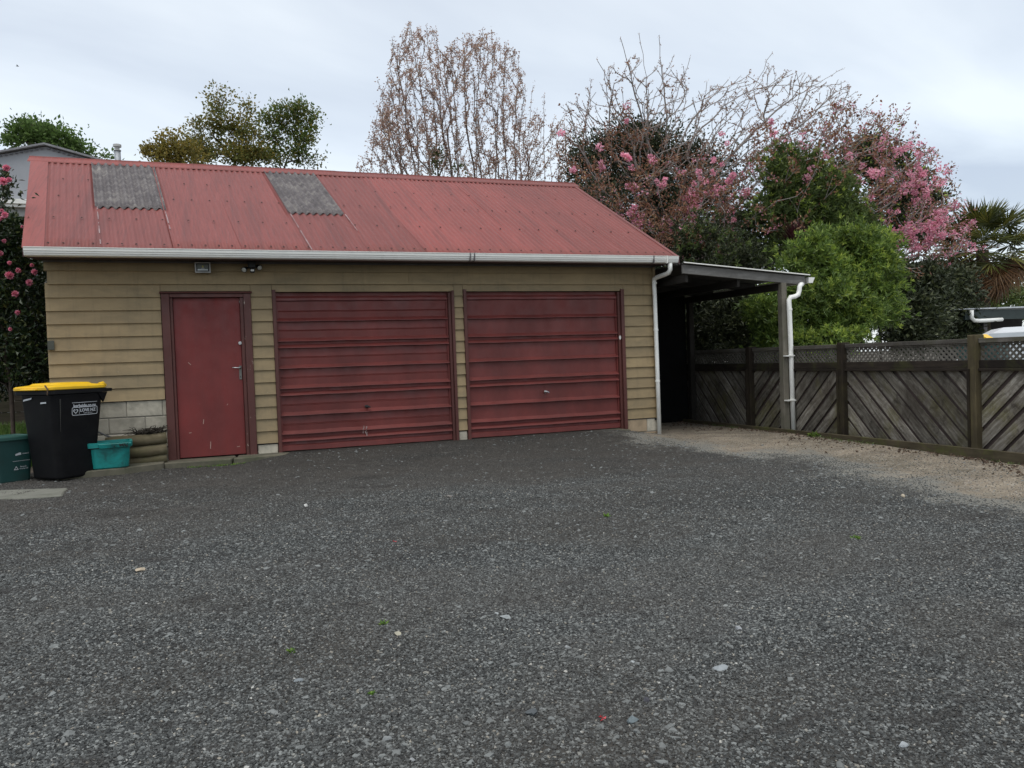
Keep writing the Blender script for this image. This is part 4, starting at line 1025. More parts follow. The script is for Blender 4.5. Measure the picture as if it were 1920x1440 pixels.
leafy('rounded dark green tree, rightmost of the trees above the red ridge', 530, 16.5, [(545, 205, 30, 24, 16.5), (570, 225, 30, 26, 16.5), (515, 220, 26, 20, 16.5), (545, 255, 44, 26, 16.5), (575, 270, 24, 22, 16.5), (530, 292, 50, 26, 16.5), (590, 300, 18, 16, 16.5), (500, 250, 18, 16, 16.5)], 160, 42, .14, ('olive', 'green', .8), 23)

# T5 : upright whippy tree with bronze young leaves
r = np.random.default_rng(33); Y5 = 12.5
t5 = tree('whippy_tree', 'tall upright tree of bare whips with small bronze young leaves', 'tree', ground_at(905, Y5))
trunk = [ground_at(905, Y5), W3(903, 480, Y5), W3(900, 400, Y5)]
sk = Skel(trunk, .2)
polyL = [(765, 335), (705, 240), (728, 130), (740, 75), (765, 42), (812, 52), (825, 100), (842, 80), (885, 62), (920, 60), (960, 85), (985, 140), (990, 220), (1012, 200), (1015, 330)]
for (bx, by), q_ in (((800, 400), (735, 75)), ((815, 380), (768, 45)), ((830, 400), (800, 50)), ((845, 380), (818, 58)), ((770, 360), (725, 140)), ((860, 360), (845, 82)), ((880, 380), (868, 70)), ((895, 350), (905, 56)), ((925, 380), (922, 60)), ((945, 380), (950, 80)), ((955, 400), (972, 105)), ((750, 370), (715, 190)), ((720, 380), (702, 255)), ((985, 400), (1000, 160)), ((1010, 400), (1020, 180)), ((970, 360), (985, 165)), ((1030, 380), (1040, 240)), ((780, 370), (745, 250)), ((740, 420), (692, 300)), ((760, 430), (668, 325)), ((790, 420), (700, 230)), ((770, 400), (708, 150)), ((1000, 420), (1060, 270)), ((860, 350), (832, 110)), ((850, 380), (830, 200)), ((930, 360), (935, 180)), ((905, 380), (888, 150)), ((790, 390), (770, 130))):
    sk.limb([W3(bx, by, Y5+r.normal(0, .5)), W3((bx+q_[0])/2+r.normal(0, 4), (by+q_[1])/2, Y5+r.normal(0, .5)), W3(q_[0], q_[1], Y5+r.normal(0, .5))], .2)
F5 = fill(polyL, Y5, 950, r, .75); F5 = F5[np.argsort(F5[:, 2])]
for T in F5: sk.tip(T, wang=3.5, bend=.35, upend=.45, step=.3, r=r, minz=.45, wob=.012, cmin=.5, dmax=2.4)
F5c = fill([(660, 335), (690, 260), (720, 160), (760, 200), (790, 335)], Y5, 110, r, .7); F5c = F5c[np.argsort(F5c[:, 2])]
for T in F5c: sk.tip(T, wang=3, bend=.3, upend=.3, step=.3, r=r, minz=.35, wob=.012, cmin=.4, dmax=2.4)
F5b = fill([(985, 330), (1000, 215), (1080, 210), (1090, 330)], Y5-1, 60, r, .6)
for T in F5b: sk.tip(T, wang=4, bend=.3, upend=.5, step=.3, r=r, minz=.5, wob=.012, cmin=.4)
sk.mesh('branch', M_['bark'], t5, .0065, ex=2.6, rmax=.10, limb_r=.02)
P, D = sk.tips(4); k = len(P)
leaves('leaves', P, unit(D+r.normal(0, .4, (k, 3))), .075, .036, lm['bronze'], t5, per=5, spread=.08, tiltr=1.5, droop=.5)
P2, D2 = sk.nodes(.02, .0065, 2.6); q = r.random(len(P2)) < .5; leaves('inner_leaves', P2[q], D2[q], .058, .026, lm['bronze'], t5, per=3, spread=.12, tiltr=1.6, droop=.3)
iv = [(795, 262, 6, 8, Y5), (820, 300, 8, 30, Y5), (858, 318, 10, 12, Y5)]
P, D, _, _ = clumpy(iv, 26, 22, .08, 5); leaves('ivy', P, D, .09, .07, lm['mid'], t5)

# T6 : cherry with long bare limbs sweeping to the right
r = np.random.default_rng(41); Y6 = 7.3
t6 = tree('cherry_tree', 'half-bare cherry with long grey limbs sweeping right above the carport', 'cherry tree', ground_at(1270, Y6))
sk = Skel([ground_at(1270, Y6), W3(1268, 560, Y6), W3(1262, 470, Y6), W3(1255, 420, Y6)], .2)
LM = [[(1215, 380), (1180, 260), (1150, 180), (1124, 118)], [(1225, 340), (1195, 200), (1166, 68)], [(1222, 310), (1215, 180), (1196, 66)], [(1240, 350), (1250, 200), (1230, 72)], [(1235, 300), (1265, 190), (1290, 112)], [(1180, 380), (1120, 330), (1062, 190)], [(1190, 400), (1100, 300), (1106, 158)], [(1290, 380), (1340, 260), (1400, 190), (1447, 102)], [(1300, 370), (1380, 280), (1470, 190), (1578, 128)], [(1320, 360), (1420, 270), (1520, 205), (1604, 172)], [(1310, 330), (1350, 230), (1422, 175), (1490, 132)], [(1275, 330), (1300, 230), (1362, 150)], [(1340, 420), (1440, 330), (1530, 270), (1600, 190)], [(1290, 300), (1345, 215), (1420, 165), (1540, 160)], [(1340, 400), (1400, 310), (1500, 230), (1570, 175)], [(1180, 420), (1090, 380), (1040, 330)], [(1330, 470), (1400, 400), (1440, 350)], [(1290, 300), (1310, 230), (1325, 150)], [(1200, 330), (1215, 230), (1262, 110)]]
for lm_ in LM:
    dy_ = r.normal(0, .5); sk.limb([W3(a_+r.normal(0, 3), b_+r.normal(0, 3), Y6+dy_*(i_+1)/4) for i_, (a_, b_) in enumerate(lm_)])
for poly, n, ue, dy in (([(1040, 330), (1050, 190), (1120, 150), (1165, 100), (1290, 120), (1290, 330)], 360, .9, .5), ([(1280, 340), (1300, 170), (1440, 120), (1590, 150), (1600, 220), (1500, 320), (1400, 380)], 620, .7, .5), ([(1080, 470), (1060, 330), (1300, 300), (1420, 330), (1420, 480)], 330, .5, .9)):
    F_ = fill(poly, Y6, n, r, dy); F_ = F_[np.argsort(((F_-sk.P[30])**2).sum(1))]
    for T in F_: sk.tip(T, wang=2, bend=.35, upend=ue, step=.2, wob=.02, r=r, minz=.15, cmin=.35, dmax=1.8)
sk.mesh('branch', M_['barkgrey'], t6, 0.0085, ex=2.6, rmax=.11, limb_r=.02); SK6 = sk
P, D = sk.tips(4); q = r.random(len(P)) < .75
leaves('buds', P[q], D[q], .045, .022, lm['bronze'], t6, per=4, spread=.04, tiltr=1.2)
P2, D2 = sk.nodes(.018, .0075, 2.7); 
NF = len(P2)
zc = np.array([W3(1250, 260, Y6)[2]])[0]; q = (r.random(len(P2)) < np.where(P2[:, 2] < zc, .60, .13))
leaves('leaves', P2[q], D2[q], .07, .036, lm['redleaf'], t6, per=5, spread=.10, tiltr=1.5)
rl, rd, _, _ = clumpy([(1120, 330, 50, 45, 5.6), (1180, 380, 60, 60, 5.2), (1250, 400, 70, 70, 5.0), (1320, 400, 60, 80, 5.2), (1390, 400, 50, 60, 5.6), (1240, 320, 60, 40, 5.8), (1350, 330, 60, 40, 6.0), (1300, 460, 90, 30, 4.8), (1170, 250, 40, 60, 6.8), (1430, 290, 40, 60, 6.2)], 330, 15, .10, 43, .3, .1)
SKN = 1; leaves('front_leaves', rl, rd, .085, .042, lm['redleaf'], t6, tiltr=1.3, seed=44)
SK6b = Skel([ground_at(1262, 5.6), W3(1262, 560, 5.6), W3(1258, 500, 5.6)], .1)
for lm_ in ([(1250, 470), (1180, 400), (1120, 350), (1050, 290)], [(1240, 460), (1200, 380), (1170, 300)], [(1270, 460), (1280, 380), (1250, 290)], [(1290, 470), (1330, 390), (1380, 330)], [(1300, 490), (1380, 430), (1460, 360)], [(1280, 440), (1310, 350), (1340, 280)], [(1230, 480), (1170, 450), (1130, 400)]):
    SK6b.limb([W3(a_, b_, 5.6+r.normal(0, .3)) for a_, b_ in lm_])
F_ = rl[r.choice(len(rl), 330, False)]; F_ = F_[np.argsort(((F_-SK6b.P[3])**2).sum(1))]
for T in F_: SK6b.tip(T, wang=1.5, bend=.3, upend=.5, step=.2, wob=.02, r=r, minz=0, dmax=2)
SK6b.mesh('branch', M_['barkgrey'], t6, .006, ex=2.7, rmax=.06, limb_r=.02)
PP6, DD6 = SK6b.nodes(.018, .006, 2.7); q = r.random(len(PP6)) < .07; leaves('blossom_haze', PP6[q], DD6[q], .048, .045, lm['pink'], t6, per=8, spread=.10, tiltr=1.4, fold=.1)
def blossom(clusters, y, parent, seed, nper=60, rad=.085, sk=None):
    r = np.random.default_rng(seed); C_ = []
    for (px_, py_, s_) in clusters:
        for k in range(max(2, int(5*s_))):
            C_.append(W3(px_+r.normal(0, 6*s_), py_+r.normal(0, 8*s_), y+r.normal(0, .15)))
    C_ = np.array(C_); n = len(C_)
    if sk is not None:     # sit on the nearest twig
        Q = np.array(sk.P)
        for i in range(n):
            d_ = ((Q-C_[i])**2); d_ = d_[:, 0]+d_[:, 1]*.15+d_[:, 2]; C_[i] = C_[i]*.4+Q[np.argmin(d_)]*.6
    off = unit(r.normal(0, 1, (n, nper, 3)))*r.uniform(.3, 1, (n, nper, 1))*rad*r.uniform(.5, 1.2, (n, 1, 1))
    P = (C_[:, None]+off).reshape(-1, 3); D = unit(off.reshape(-1, 3)); return leaves('blossom', P, D, .045, .045, lm['pink'], parent, tiltr=1.0, fold=.1, seed=seed)
blossom([(1190, 405, 1.1), (1195, 425, .8), (1184, 395, .8), (1304, 375, 1.3), (1312, 350, 1.2), (1298, 393, 1), (1262, 425, 1.2), (1258, 445, .8), (1180, 353, .8), (1137, 312, .8), (1192, 292, 1), (1170, 280, .7), (1260, 345, .7), (1345, 360, .6), (1240, 347, .5), (1290, 365, .6), (1360, 330, 1.4), (1370, 335, 1), (1400, 362, .7), (1375, 390, .5), (1385, 403, .5), (1060, 310, .7), (1410, 465, .5), (1275, 475, .5), (1492, 212, .7), (1488, 230, .6), (1055, 190, .4), (1140, 240, .4), (1376, 212, .4), (1210, 180, .3), (1356, 295, .5), (1300, 320, .5), (1225, 290, .6)], 5.2, t6, 51, 34, .075, sk=SK6b)

# T7 : pink blossoming cherry leaning right over the neighbour's fence
r = np.random.default_rng(61); Y7 = 4.2
t7 = tree('cherry_tree', 'pink blossoming cherry leaning right towards the palm', 'cherry tree', ground_at(1420, Y7))
sk = Skel([ground_at(1420, Y7), W3(1422, 600, Y7), W3(1440, 500, Y7), W3(1480, 450, Y7)], .2)
for lm_ in ([(1490, 420), (1560, 330), (1640, 270), (1698, 208)], [(1500, 430), (1620, 400), (1720, 340), (1785, 315)], [(1480, 440), (1600, 440), (1720, 430), (1805, 400)], [(1470, 400), (1520, 310), (1590, 240), (1640, 190)], [(1500, 450), (1620, 470), (1740, 480), (1860, 460)], [(1450, 420), (1470, 330), (1520, 250)], [(1450, 460), (1560, 400), (1650, 350), (1745, 280)]):
    sk.limb([W3(a_, b_, Y7+r.normal(0, .2)) for a_, b_ in lm_])
for poly, n in (([(1400, 420), (1440, 300), (1560, 230), (1680, 200), (1800, 320), (1830, 430), (1760, 500), (1640, 480)], 420), ([(1390, 350), (1430, 240), (1590, 180), (1700, 225), (1660, 330)], 190), ([(1600, 480), (1640, 300), (1700, 290), (1800, 380), (1830, 440), (1740, 540), (1680, 520)], 200)):
    F_ = fill(poly, Y7, n, r, .8); F_ = F_[np.argsort(((F_-np.array(sk.P[20]))**2).sum(1))]
    for T in F_: sk.tip(T, wang=1.8, bend=.3, upend=.35, step=.2, wob=.02, r=r, minz=.0, cmin=.2, dmax=1.8)
sk.mesh('branch', M_['barkgrey'], t7, .007, ex=2.7, rmax=.08, limb_r=.02); SK7 = sk
PP7, DD7 = sk.nodes(.018, .007, 2.7); xr7 = W3(1640, 400, Y7)[0]; q = r.random(len(PP7)) < np.where(PP7[:, 0] > xr7, .30, .07); leaves('blossom_haze', PP7[q], DD7[q], .048, .045, lm['pink'], t7, per=8, spread=.10, tiltr=1.4, fold=.1)
P2, D2 = sk.nodes(.018, .007, 2.7); q = r.random(len(P2)) < .75
leaves('leaves', P2[q], D2[q], .085, .042, lm['redleaf'], t7, per=6, spread=.13, tiltr=1.5)
cl = []
for poly, n, s_ in (([(1640, 450), (1700, 425), (1760, 400), (1800, 370), (1790, 440), (1740, 470), (1680, 470)], 38, .8), ([(1690, 330), (1720, 300), (1780, 350), (1760, 400), (1700, 400)], 20, .7), ([(1600, 330), (1680, 300), (1700, 420), (1640, 440)], 12, .6), ([(1690, 470), (1720, 470), (1730, 510), (1700, 500)], 4, .6), ([(1690, 260), (1720, 290), (1690, 310)], 3, .6)):
    rr_ = np.random.default_rng(n); xs = [p_[0] for p_ in poly]; ys2 = [p_[1] for p_ in poly]; k = 0
    while k < n:
        a, b_ = rr_.uniform(min(xs), max(xs)), rr_.uniform(min(ys2), max(ys2))
        if inpoly(a, b_, poly): cl.append((a, b_, s_)); k += 1
cl += [(1785, 318, .8), (1783, 335, .6), (1818, 445, .6), (1728, 530, .8), (1725, 518, .5), (1853, 462, .5), (1795, 525, .4), (1705, 270, .8), (1500, 262+0, .9), (1493, 270, .7), (1548, 305, 1.0), (1500, 330, .9), (1508, 322, .6), (1587, 402, .7), (1660, 255, .6), (1640, 280, .6), (1585, 300, .6), (1850, 420, .6), (1810, 480, .6), (1740, 352, .7)]
cl = [(a_, b_, c_*.8) for a_, b_, c_ in cl]; blossom(cl, Y7-.9, t7, 71, 26, .085, sk=SK7)

# evergreens
def evergreen(label, base_px, y, blobs, ncl, per, sig, mat, seed, ls=(.09, .045), name='evergreen_tree', cat='tree', up=.1, group=None, tips=None, shell=.6, whorl=0):
    b0 = ground_at(base_px, y); t_ = tree(name, label, cat, b0, group); r = np.random.default_rng(seed)
    P, D, C_, _ = clumpy(blobs, ncl, per, sig, seed, up, shell)
    top = W3(base_px, np.mean([b_[1] for b_ in blobs]), y); top = np.maximum(top, b0+[0, 0, .3]); sk = Skel([b0, top], .1)
    for T in C_[r.choice(len(C_), min(len(C_), 140), False)]: sk.tip(T, r=r, wang=1.5)
    sk.mesh('branch', M_['barkdark'], t_, .006, rmax=.10)
    kw = dict(tiltr=.9)
    if whorl: P, D = P[::whorl], D[::whorl]; kw = dict(tiltr=1.15, per=whorl, spread=.012)
    if tips:
        r_ = np.random.default_rng(seed+5); sel = r_.random(len(P)) < np.clip(.1+.55*D[:, 2]+.25*(-D[:, 1]), 0, .9)*tips[1]
        leaves('paler_leaves', P[sel], D[sel], ls[0]*.9, ls[1], lm[tips[0]], t_, seed=seed+9, **kw); P, D = P[~sel], D[~sel]  # paler second colour on leaves pointing up and towards the front
    leaves('crown', P, D, ls[0], ls[1], lm[mat], t_, seed=seed, **kw); return t_
evergreen('dark evergreen mass behind the cherry, right of the red roof', 1230, 8.5, [(1130, 310, 60, 62, 8.5), (1190, 290, 60, 55, 8.5), (1250, 300, 70, 60, 8.5), (1310, 330, 60, 60, 8.5), (1180, 380, 110, 70, 8), (1300, 420, 110, 80, 8), (1340, 480, 110, 60, 7.5), (1105, 280, 22, 30, 8.5), (1215, 262, 30, 26, 8.5)], 1100, 52, .20, 'dark', 81, (.10, .045))
evergreen('broad dark shrub mass under the cherry, above the carport roof', 1330, 4.2, [(1330, 480, 80, 60, 4.5), (1400, 520, 80, 70, 4.0), (1270, 480, 60, 45, 4.8), (1420, 440, 50, 60, 4.6), (1350, 560, 60, 60, 3.6)], 520, 56, .16, 'dark', 82, (.10, .032), 'evergreen_shrub', 'shrub', tips=('mid', .8), whorl=7)
evergreen('upright feathery green shrub below the bare limbs', 1500, 3.6, [(1480, 320, 42, 45, 3.6), (1520, 360, 60, 60, 3.6), (1470, 390, 42, 60, 3.6), (1570, 390, 52, 55, 3.6), (1600, 430, 45, 50, 3.4), (1500, 450, 60, 50, 3.6)], 620, 63, .12, 'mid', 83, (.115, .028), 'evergreen_tree', 'tree', .5, tips=('lime', .25), whorl=7)
evergreen('large glossy yellow-green shrub bulging over the lattice fence', 1570, 1.0, [(1600, 500, 85, 62, 1.1), (1540, 520, 75, 68, 1.0), (1620, 560, 72, 70, 1.0), (1560, 590, 92, 62, .9), (1510, 610, 60, 50, .8), (1655, 510, 40, 50, 1.2), (1560, 455, 60, 30, 1.3), (1650, 460, 36, 30, 1.3)], 1000, 63, .09, 'shrub', 84, (.105, .030), 'glossy_shrub', 'shrub', .5, tips=('lime', .5), shell=.6, whorl=7)
evergreen('shaded glossy shrub behind the carport post', 1430, 1.2, [(1445, 575, 36, 50, 1.1), (1460, 640, 34, 36, 1.0)], 230, 56, .09, 'shrub', 85, (.105, .030), 'glossy_shrub', 'shrub', .2, tips=('lime', .2), whorl=7)
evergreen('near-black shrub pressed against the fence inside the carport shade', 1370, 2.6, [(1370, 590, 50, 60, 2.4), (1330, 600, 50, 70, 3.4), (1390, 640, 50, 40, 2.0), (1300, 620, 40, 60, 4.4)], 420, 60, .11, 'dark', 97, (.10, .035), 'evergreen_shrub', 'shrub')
evergreen('low yellow-green sprays leaning over the fence top', 1520, .6, [(1545, 640, 55, 18, .2), (1600, 635, 40, 14, .2), (1495, 645, 35, 22, .3), (1530, 672, 30, 14, .1)], 150, 49, .06, 'shrub', 86, (.095, .028), 'glossy_shrub', 'shrub', .1, tips=('lime', .9), whorl=7)
evergreen('dark leathery shrub under the pink cherry, left of the palm', 1730, 3.4, [(1740, 560, 62, 62, 3.4), (1700, 600, 52, 46, 3.0), (1780, 540, 50, 42, 3.6), (1690, 530, 30, 40, 3.4), (1790, 600, 50, 42, 3.8), (1730, 630, 60, 24, 3.0)], 520, 46, .15, 'dark', 87, (.12, .06), 'evergreen_shrub', 'shrub')
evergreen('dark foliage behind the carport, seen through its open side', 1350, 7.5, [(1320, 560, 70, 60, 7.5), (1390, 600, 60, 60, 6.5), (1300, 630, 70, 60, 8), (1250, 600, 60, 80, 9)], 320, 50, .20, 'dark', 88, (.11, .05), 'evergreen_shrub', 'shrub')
evergreen('far green tree line at the right edge behind the palm', 1915, 16, [(1880, 560, 60, 30, 16), (1960, 560, 70, 36, 16), (1820, 570, 50, 24, 16), (2040, 540, 80, 50, 16)], 260, 40, .35, 'mid', 89, (.2, .10))
evergreen('pale green tree top between the cherry and the blossoms', 1650, 6.5, [(1640, 290, 40, 36, 6.5), (1680, 330, 50, 50, 6.5), (1600, 300, 34, 40, 6.5), (1700, 400, 60, 60, 6.5)], 300, 44, .16, 'dark', 90, (.13, .06), tips=('lime', .35))
# background hedge far behind the bank (left) 
evergreen('dark hedge behind the camellia at the left edge', -20, 5.5, [(-60, 500, 110, 130, 5.5), (20, 560, 80, 120, 5.0), (-160, 520, 110, 160, 5.5), (75, 620, 50, 130, 4.5), (0, 690, 90, 50, 4.5)], 640, 40, .22, 'dark', 91, (.12, .06), 'hedge', 'hedge')

# camellia at the left edge
r = np.random.default_rng(95); cy_ = .75
cam_t = tree('camellia', 'tall dark camellia dotted with pink flowers at the left edge', 'shrub', (-.55, cy_, -.05))
bl = [(-6, 380, 20, 44, cy_), (15, 450, 42, 60, cy_), (35, 520, 44, 55, cy_), (30, 600, 50, 60, cy_), (55, 560, 28, 60, cy_+.3), (10, 670, 70, 50, cy_), (-60, 500, 70, 120, cy_), (50, 660, 34, 44, cy_+.5), (20, 690, 70, 40, cy_+1.2), (-30, 640, 70, 80, cy_+.6), (70, 640, 26, 90, cy_+1.0), (72, 560, 24, 60, cy_+.7)]
P, D, C_, D_ = clumpy(bl, 560, 26, .075, 96, .1, .4)
sk = Skel([np.array([-.55, cy_, -.05]), np.array([-.55, cy_, 1.0])], .1)
for T in C_[r.choice(len(C_), 200, False)]: sk.tip(T, r=r)
for q_ in ((12, 322), (3, 345), (16, 365)): sk.tip(W3(q_[0], q_[1], cy_), r=r); 
sk.mesh('branch', M_['barkdark'], cam_t, .003, rmax=.05); leaves('crown', P, D, .07, .036, lm['camellia'], cam_t)
Pt = np.array([W3(9+r.normal(0, 5), r.uniform(315, 370), cy_+r.normal(0, .05)) for _ in range(170)]); leaves('top_shoot', Pt, unit(r.normal(0, 1, (170, 3))), .06, .03, lm['camellia'], cam_t, seed=3)
fl_pos = [(12, 315, 9), (6, 340, 11), (17, 337, 8), (8, 403, 13), (0, 475, 8), (18, 493, 9), (28, 551, 10), (18, 516, 11), (65, 510, 11), (56, 530, 12), (34, 507, 8), (30, 551, 10), (33, 586, 8), (20, 617, 6), (8, 452, 7), (42, 425, 6), (-2, 410, 9), (60, 497, 6), (3, 395, 6)]
fb = None
for k, (px_, py_, s_) in enumerate(fl_pos):
    c = W3(px_, py_, cy_-.34); rad = s_*.0041
    if fb is None:
        PP = []; DD = []
        for ringn, el, q in ((5, 75, .25), (7, 50, .6), (9, 22, .9), (9, 0, 1.0)):
            for i in range(ringn):
                a = 2*math.pi*i/ringn+q*3; d = np.array([math.cos(a)*math.cos(R_(el)), -math.sin(R_(el)), math.sin(a)*math.cos(R_(el))]); PP.append(d*.15); DD.append(d)
        o = leaves('flower', np.array(PP), np.array(DD), .85, 1.0, lm['camflower'], cam_t, tiltr=.15, jl=.1, fold=.22); fb = o.data
    else: o = bpy.data.objects.new('flower', fb); COL.objects.link(o); o.parent = cam_t
    o.rotation_euler = (r.uniform(-.6, .6), r.uniform(0, 6), r.uniform(-.7, .7)); o.scale = (rad*r.uniform(.75, 1.25),)*3; o.location = Vector(c)-cam_t.location

# cordyline
cr = tree('cordyline', 'dark red spiky cordyline above the big glossy shrub', 'plant', ground_at(1492, 2.6))
n = 260; r = np.random.default_rng(8); base = W3(1492, 462, 2.6)
V = []; F = []
for i in range(n):
    a = r.uniform(0, 6.28); el = r.uniform(.5, 1.45); d = np.array([math.cos(a)*math.cos(el), math.sin(a)*math.cos(el), math.sin(el)]); s_ = unit(np.cross(d, [0, 0, 1.]))*.016; l_ = r.uniform(.38, .62)
    p0 = base+d*.02; p1 = base+d*l_*.55; p2 = base+d*l_+np.array([0, 0, -.10*l_*math.cos(el)]); k = len(V)
    V += [p0-s_*.5, p0+s_*.5, p1-s_, p1+s_, p2, p2+s_*.1]; F += [(k, k+1, k+3, k+2), (k+2, k+3, k+5, k+4)]
link('leaves', fastmesh('leaves', np.array(V), np.array(F), lm['cord']), cr)
MB().tube([tuple(ground_at(1492, 2.6)), tuple(base)], [.07, .05], 8).build('trunk', M_['barkdark'], cr, smooth=True)

# fan palm
YP = 5.0; pc = W3(1842, 470, YP)
pl = tree('fan_palm', 'fan palm with brown dead skirt at the right edge', 'palm', ground_at(1842, YP))
r = np.random.default_rng(14); b0 = ground_at(1842, YP)
MB().tube([tuple(b0), tuple((b0+pc)/2+np.array([.03, 0, 0])), tuple(pc)], [.20, .17, .15], 12).build('trunk', simple('fibrous_palm_trunk', (.06, .045, .03), .95, .5, 20, .8), pl, smooth=True)
def fan(dead, seed):
    rr_ = np.random.default_rng(seed); V = []; F = []; nseg = 30; Rr = .62
    for i in range(nseg):
        a = R_(-125+250*i/(nseg-1)); l_ = Rr*(1-.12*abs(a)/2)*rr_.uniform(.9, 1.05); w_ = .020
        d = np.array([math.cos(a), math.sin(a), .10*rr_.normal()]); s_ = np.array([-math.sin(a), math.cos(a), 0])*w_; dr = -.35 if dead else -.06
        k = len(V); V += [[0, 0, 0], list(d*l_*.5-s_), list(d*l_*.5+np.array([0, 0, .022])), list(d*l_*.5+s_), list(d*l_+np.array([0, 0, dr*l_]))]
        F += [(k, k+1, k+2), (k, k+2, k+3), (k+1, k+4, k+2), (k+2, k+4, k+3)]
    # petiole
    k = len(V); V += [[0, .008, 0], [0, -.008, 0], [-.75, -.011, -.03], [-.75, .011, -.03]]; F += [(k, k+1, k+2), (k, k+2, k+3)]
    V = np.array(V); V[:, 0] += .75
    return fastmesh('frond', V, np.array(F), lm['palmdead' if dead else 'palm'])
fm = [fan(False, 1), fan(False, 2), fan(False, 3)]; dm = [fan(True, 4), fan(True, 5)]
def frond(me, az, el, roll, sc, nm='frond'):
    o = bpy.data.objects.new(nm, me); COL.objects.link(o); o.parent = pl
    m = Matrix.Rotation(az, 4, 'Z') @ Matrix.Rotation(-el, 4, 'Y') @ Matrix.Rotation(roll, 4, 'X')
    o.rotation_euler = m.to_euler(); o.location = Vector(pc)-pl.location; o.scale = (sc,)*3
for i in range(42):
    frond(fm[i % 3], i*2.4+r.uniform(-.2, .2), R_(75-i*2.6+r.uniform(-8, 8)), r.uniform(-.5, .5), r.uniform(1.0, 1.2))
for i in range(40):
    frond(dm[i % 2], i*2.4+r.uniform(-.2, .2), R_(-24-i*1.3+r.uniform(-6, 6)), r.uniform(-.9, .9), r.uniform(.95, 1.2), 'dead_frond')

# ------------------------------------------------------------------ grass on the bank, weeds, litter
r = np.random.default_rng(101)
def grass(name, pts, h, mat, parent=None, n=8, lean=.35, kind=None):
    m = len(pts)*n; P = np.repeat(pts, n, 0)+r.normal(0, .02, (m, 3))*[1, 1, 0]; hh = h*r.uniform(.5, 1.2, (m, 1)); a = r.uniform(0, 6.28, m)
    s_ = np.stack([np.cos(a), np.sin(a), a*0], -1)*.003; ln = np.stack([np.cos(a+1.5), np.sin(a+1.5), a*0], -1)*lean*hh*r.uniform(0, 1.4, (m, 1))
    V = np.stack([P-s_, P+s_, P+s_*.7+ln*.4+[0, 0, 1]*hh*.6, P-s_*.7+ln*.4+[0, 0, 1]*hh*.6, P+ln+[0, 0, 1]*hh], 1).reshape(-1, 3); i = np.arange(m)*5
    F = np.concatenate([np.stack([i, i+1, i+2], -1), np.stack([i, i+2, i+3], -1), np.stack([i+3, i+2, i+4], -1)], 0)
    o = link(name, fastmesh(name, V, F, mat), parent)
    if kind: tag(o, kind=kind)
    return o
lm['grass'] = mat_leaf('lawn_grass', (.07, .14, .03), (.14, .25, .045), (.34, .34, .14), .3)
lm['weed'] = mat_leaf('bright_weed', (.07, .15, .02), (.13, .25, .03), (.24, .33, .05), .25)
xy = np.stack([r.uniform(-2.2, -.12, 2600), r.uniform(.3, 2.6, 2600)], -1); P = np.stack([xy[:, 0], xy[:, 1], bank_z(xy[:, 0], xy[:, 1])], -1)
o = grass('grass', P, .13, lm['grass'], n=6); tag(o, 'green grass tufts on the bank behind the bins', 'grass', kind='stuff')
xy = np.stack([r.uniform(.0, .25, 60), r.uniform(-1.0, -.78, 60)], -1)
P = np.stack([r.uniform(1.35, 2.1, 46), r.uniform(-.40, -.34, 46), r.uniform(0, 1, 46)*0-.115], -1); P[:, 2] = ground_z(P[:, 0], P[:, 1])
o = grass('moss_tufts', P, .022, lm['weed'], n=5, lean=1.2); tag(o, 'thin line of moss and tiny weeds along the step edge', 'weeds', kind='stuff')
P = np.stack([r.uniform(9.72, 9.83, 150), r.uniform(-5.6, 1.0, 150), r.uniform(0, 1, 150)*0], -1); P[:, 2] = ground_z(P[:, 0], P[:, 1]); P = P[np.sin(P[:, 1]*2.3) > .2]
o = grass('edge_weeds', P, .03, lm['mid'], n=6, lean=1.2); tag(o, 'sparse low weeds against the timber edging', 'weeds', kind='stuff')
def onground(px_, py_):
    rr_ = RM @ np.array([px_-960., py_-720., FPX]); t_ = 5.
    for _ in range(30):
        p_ = CAM+t_*rr_/np.linalg.norm(rr_); t_ += (p_[2]-float(yard_z(p_[0], p_[1])))/(-rr_[2]/np.linalg.norm(rr_))*.9
    return CAM+t_*rr_/np.linalg.norm(rr_)
for px_, py_, s_, lab in ((1137, 969, .035, 'small bright green weed in the gravel below the second garage door'), (545, 1222, .022, 'tiny green weed low in the gravel, left of centre'), (718, 1171, .026, 'small pale green weed beside scattered light chips'), (697, 1301, .016, 'tiny yellow-green seedling in the near gravel'), (1605, 1010, .03, 'faint olive weed in the gravel on the right')):
    c = onground(px_, py_); m = 34; a = r.uniform(0, 6.28, m); d = np.stack([np.cos(a), np.sin(a), r.uniform(.2, .9, m)], -1)
    o = leaves('weed', np.repeat(c[None], m, 0)+r.normal(0, s_*.3, (m, 3))*[1, 1, .1], unit(d), s_, s_*.35, lm['weed'], tiltr=.3); tag(o, lab, 'weed')
c = W3(1561, 806, -1.5); m = 40; o = leaves('weed', np.repeat(np.array([[9.80, -1.55, -.19]]), m, 0)+r.normal(0, .03, (m, 3))*[.6, 1, .3], unit(np.stack([r.normal(0, .6, m)-.3, r.normal(0, .6, m), r.uniform(.3, 1, m)], -1)), .085, .055, lm['shrub'], tiltr=.3)
tag(o, 'leafy green weed at the fence foot left of the middle post', 'weed')

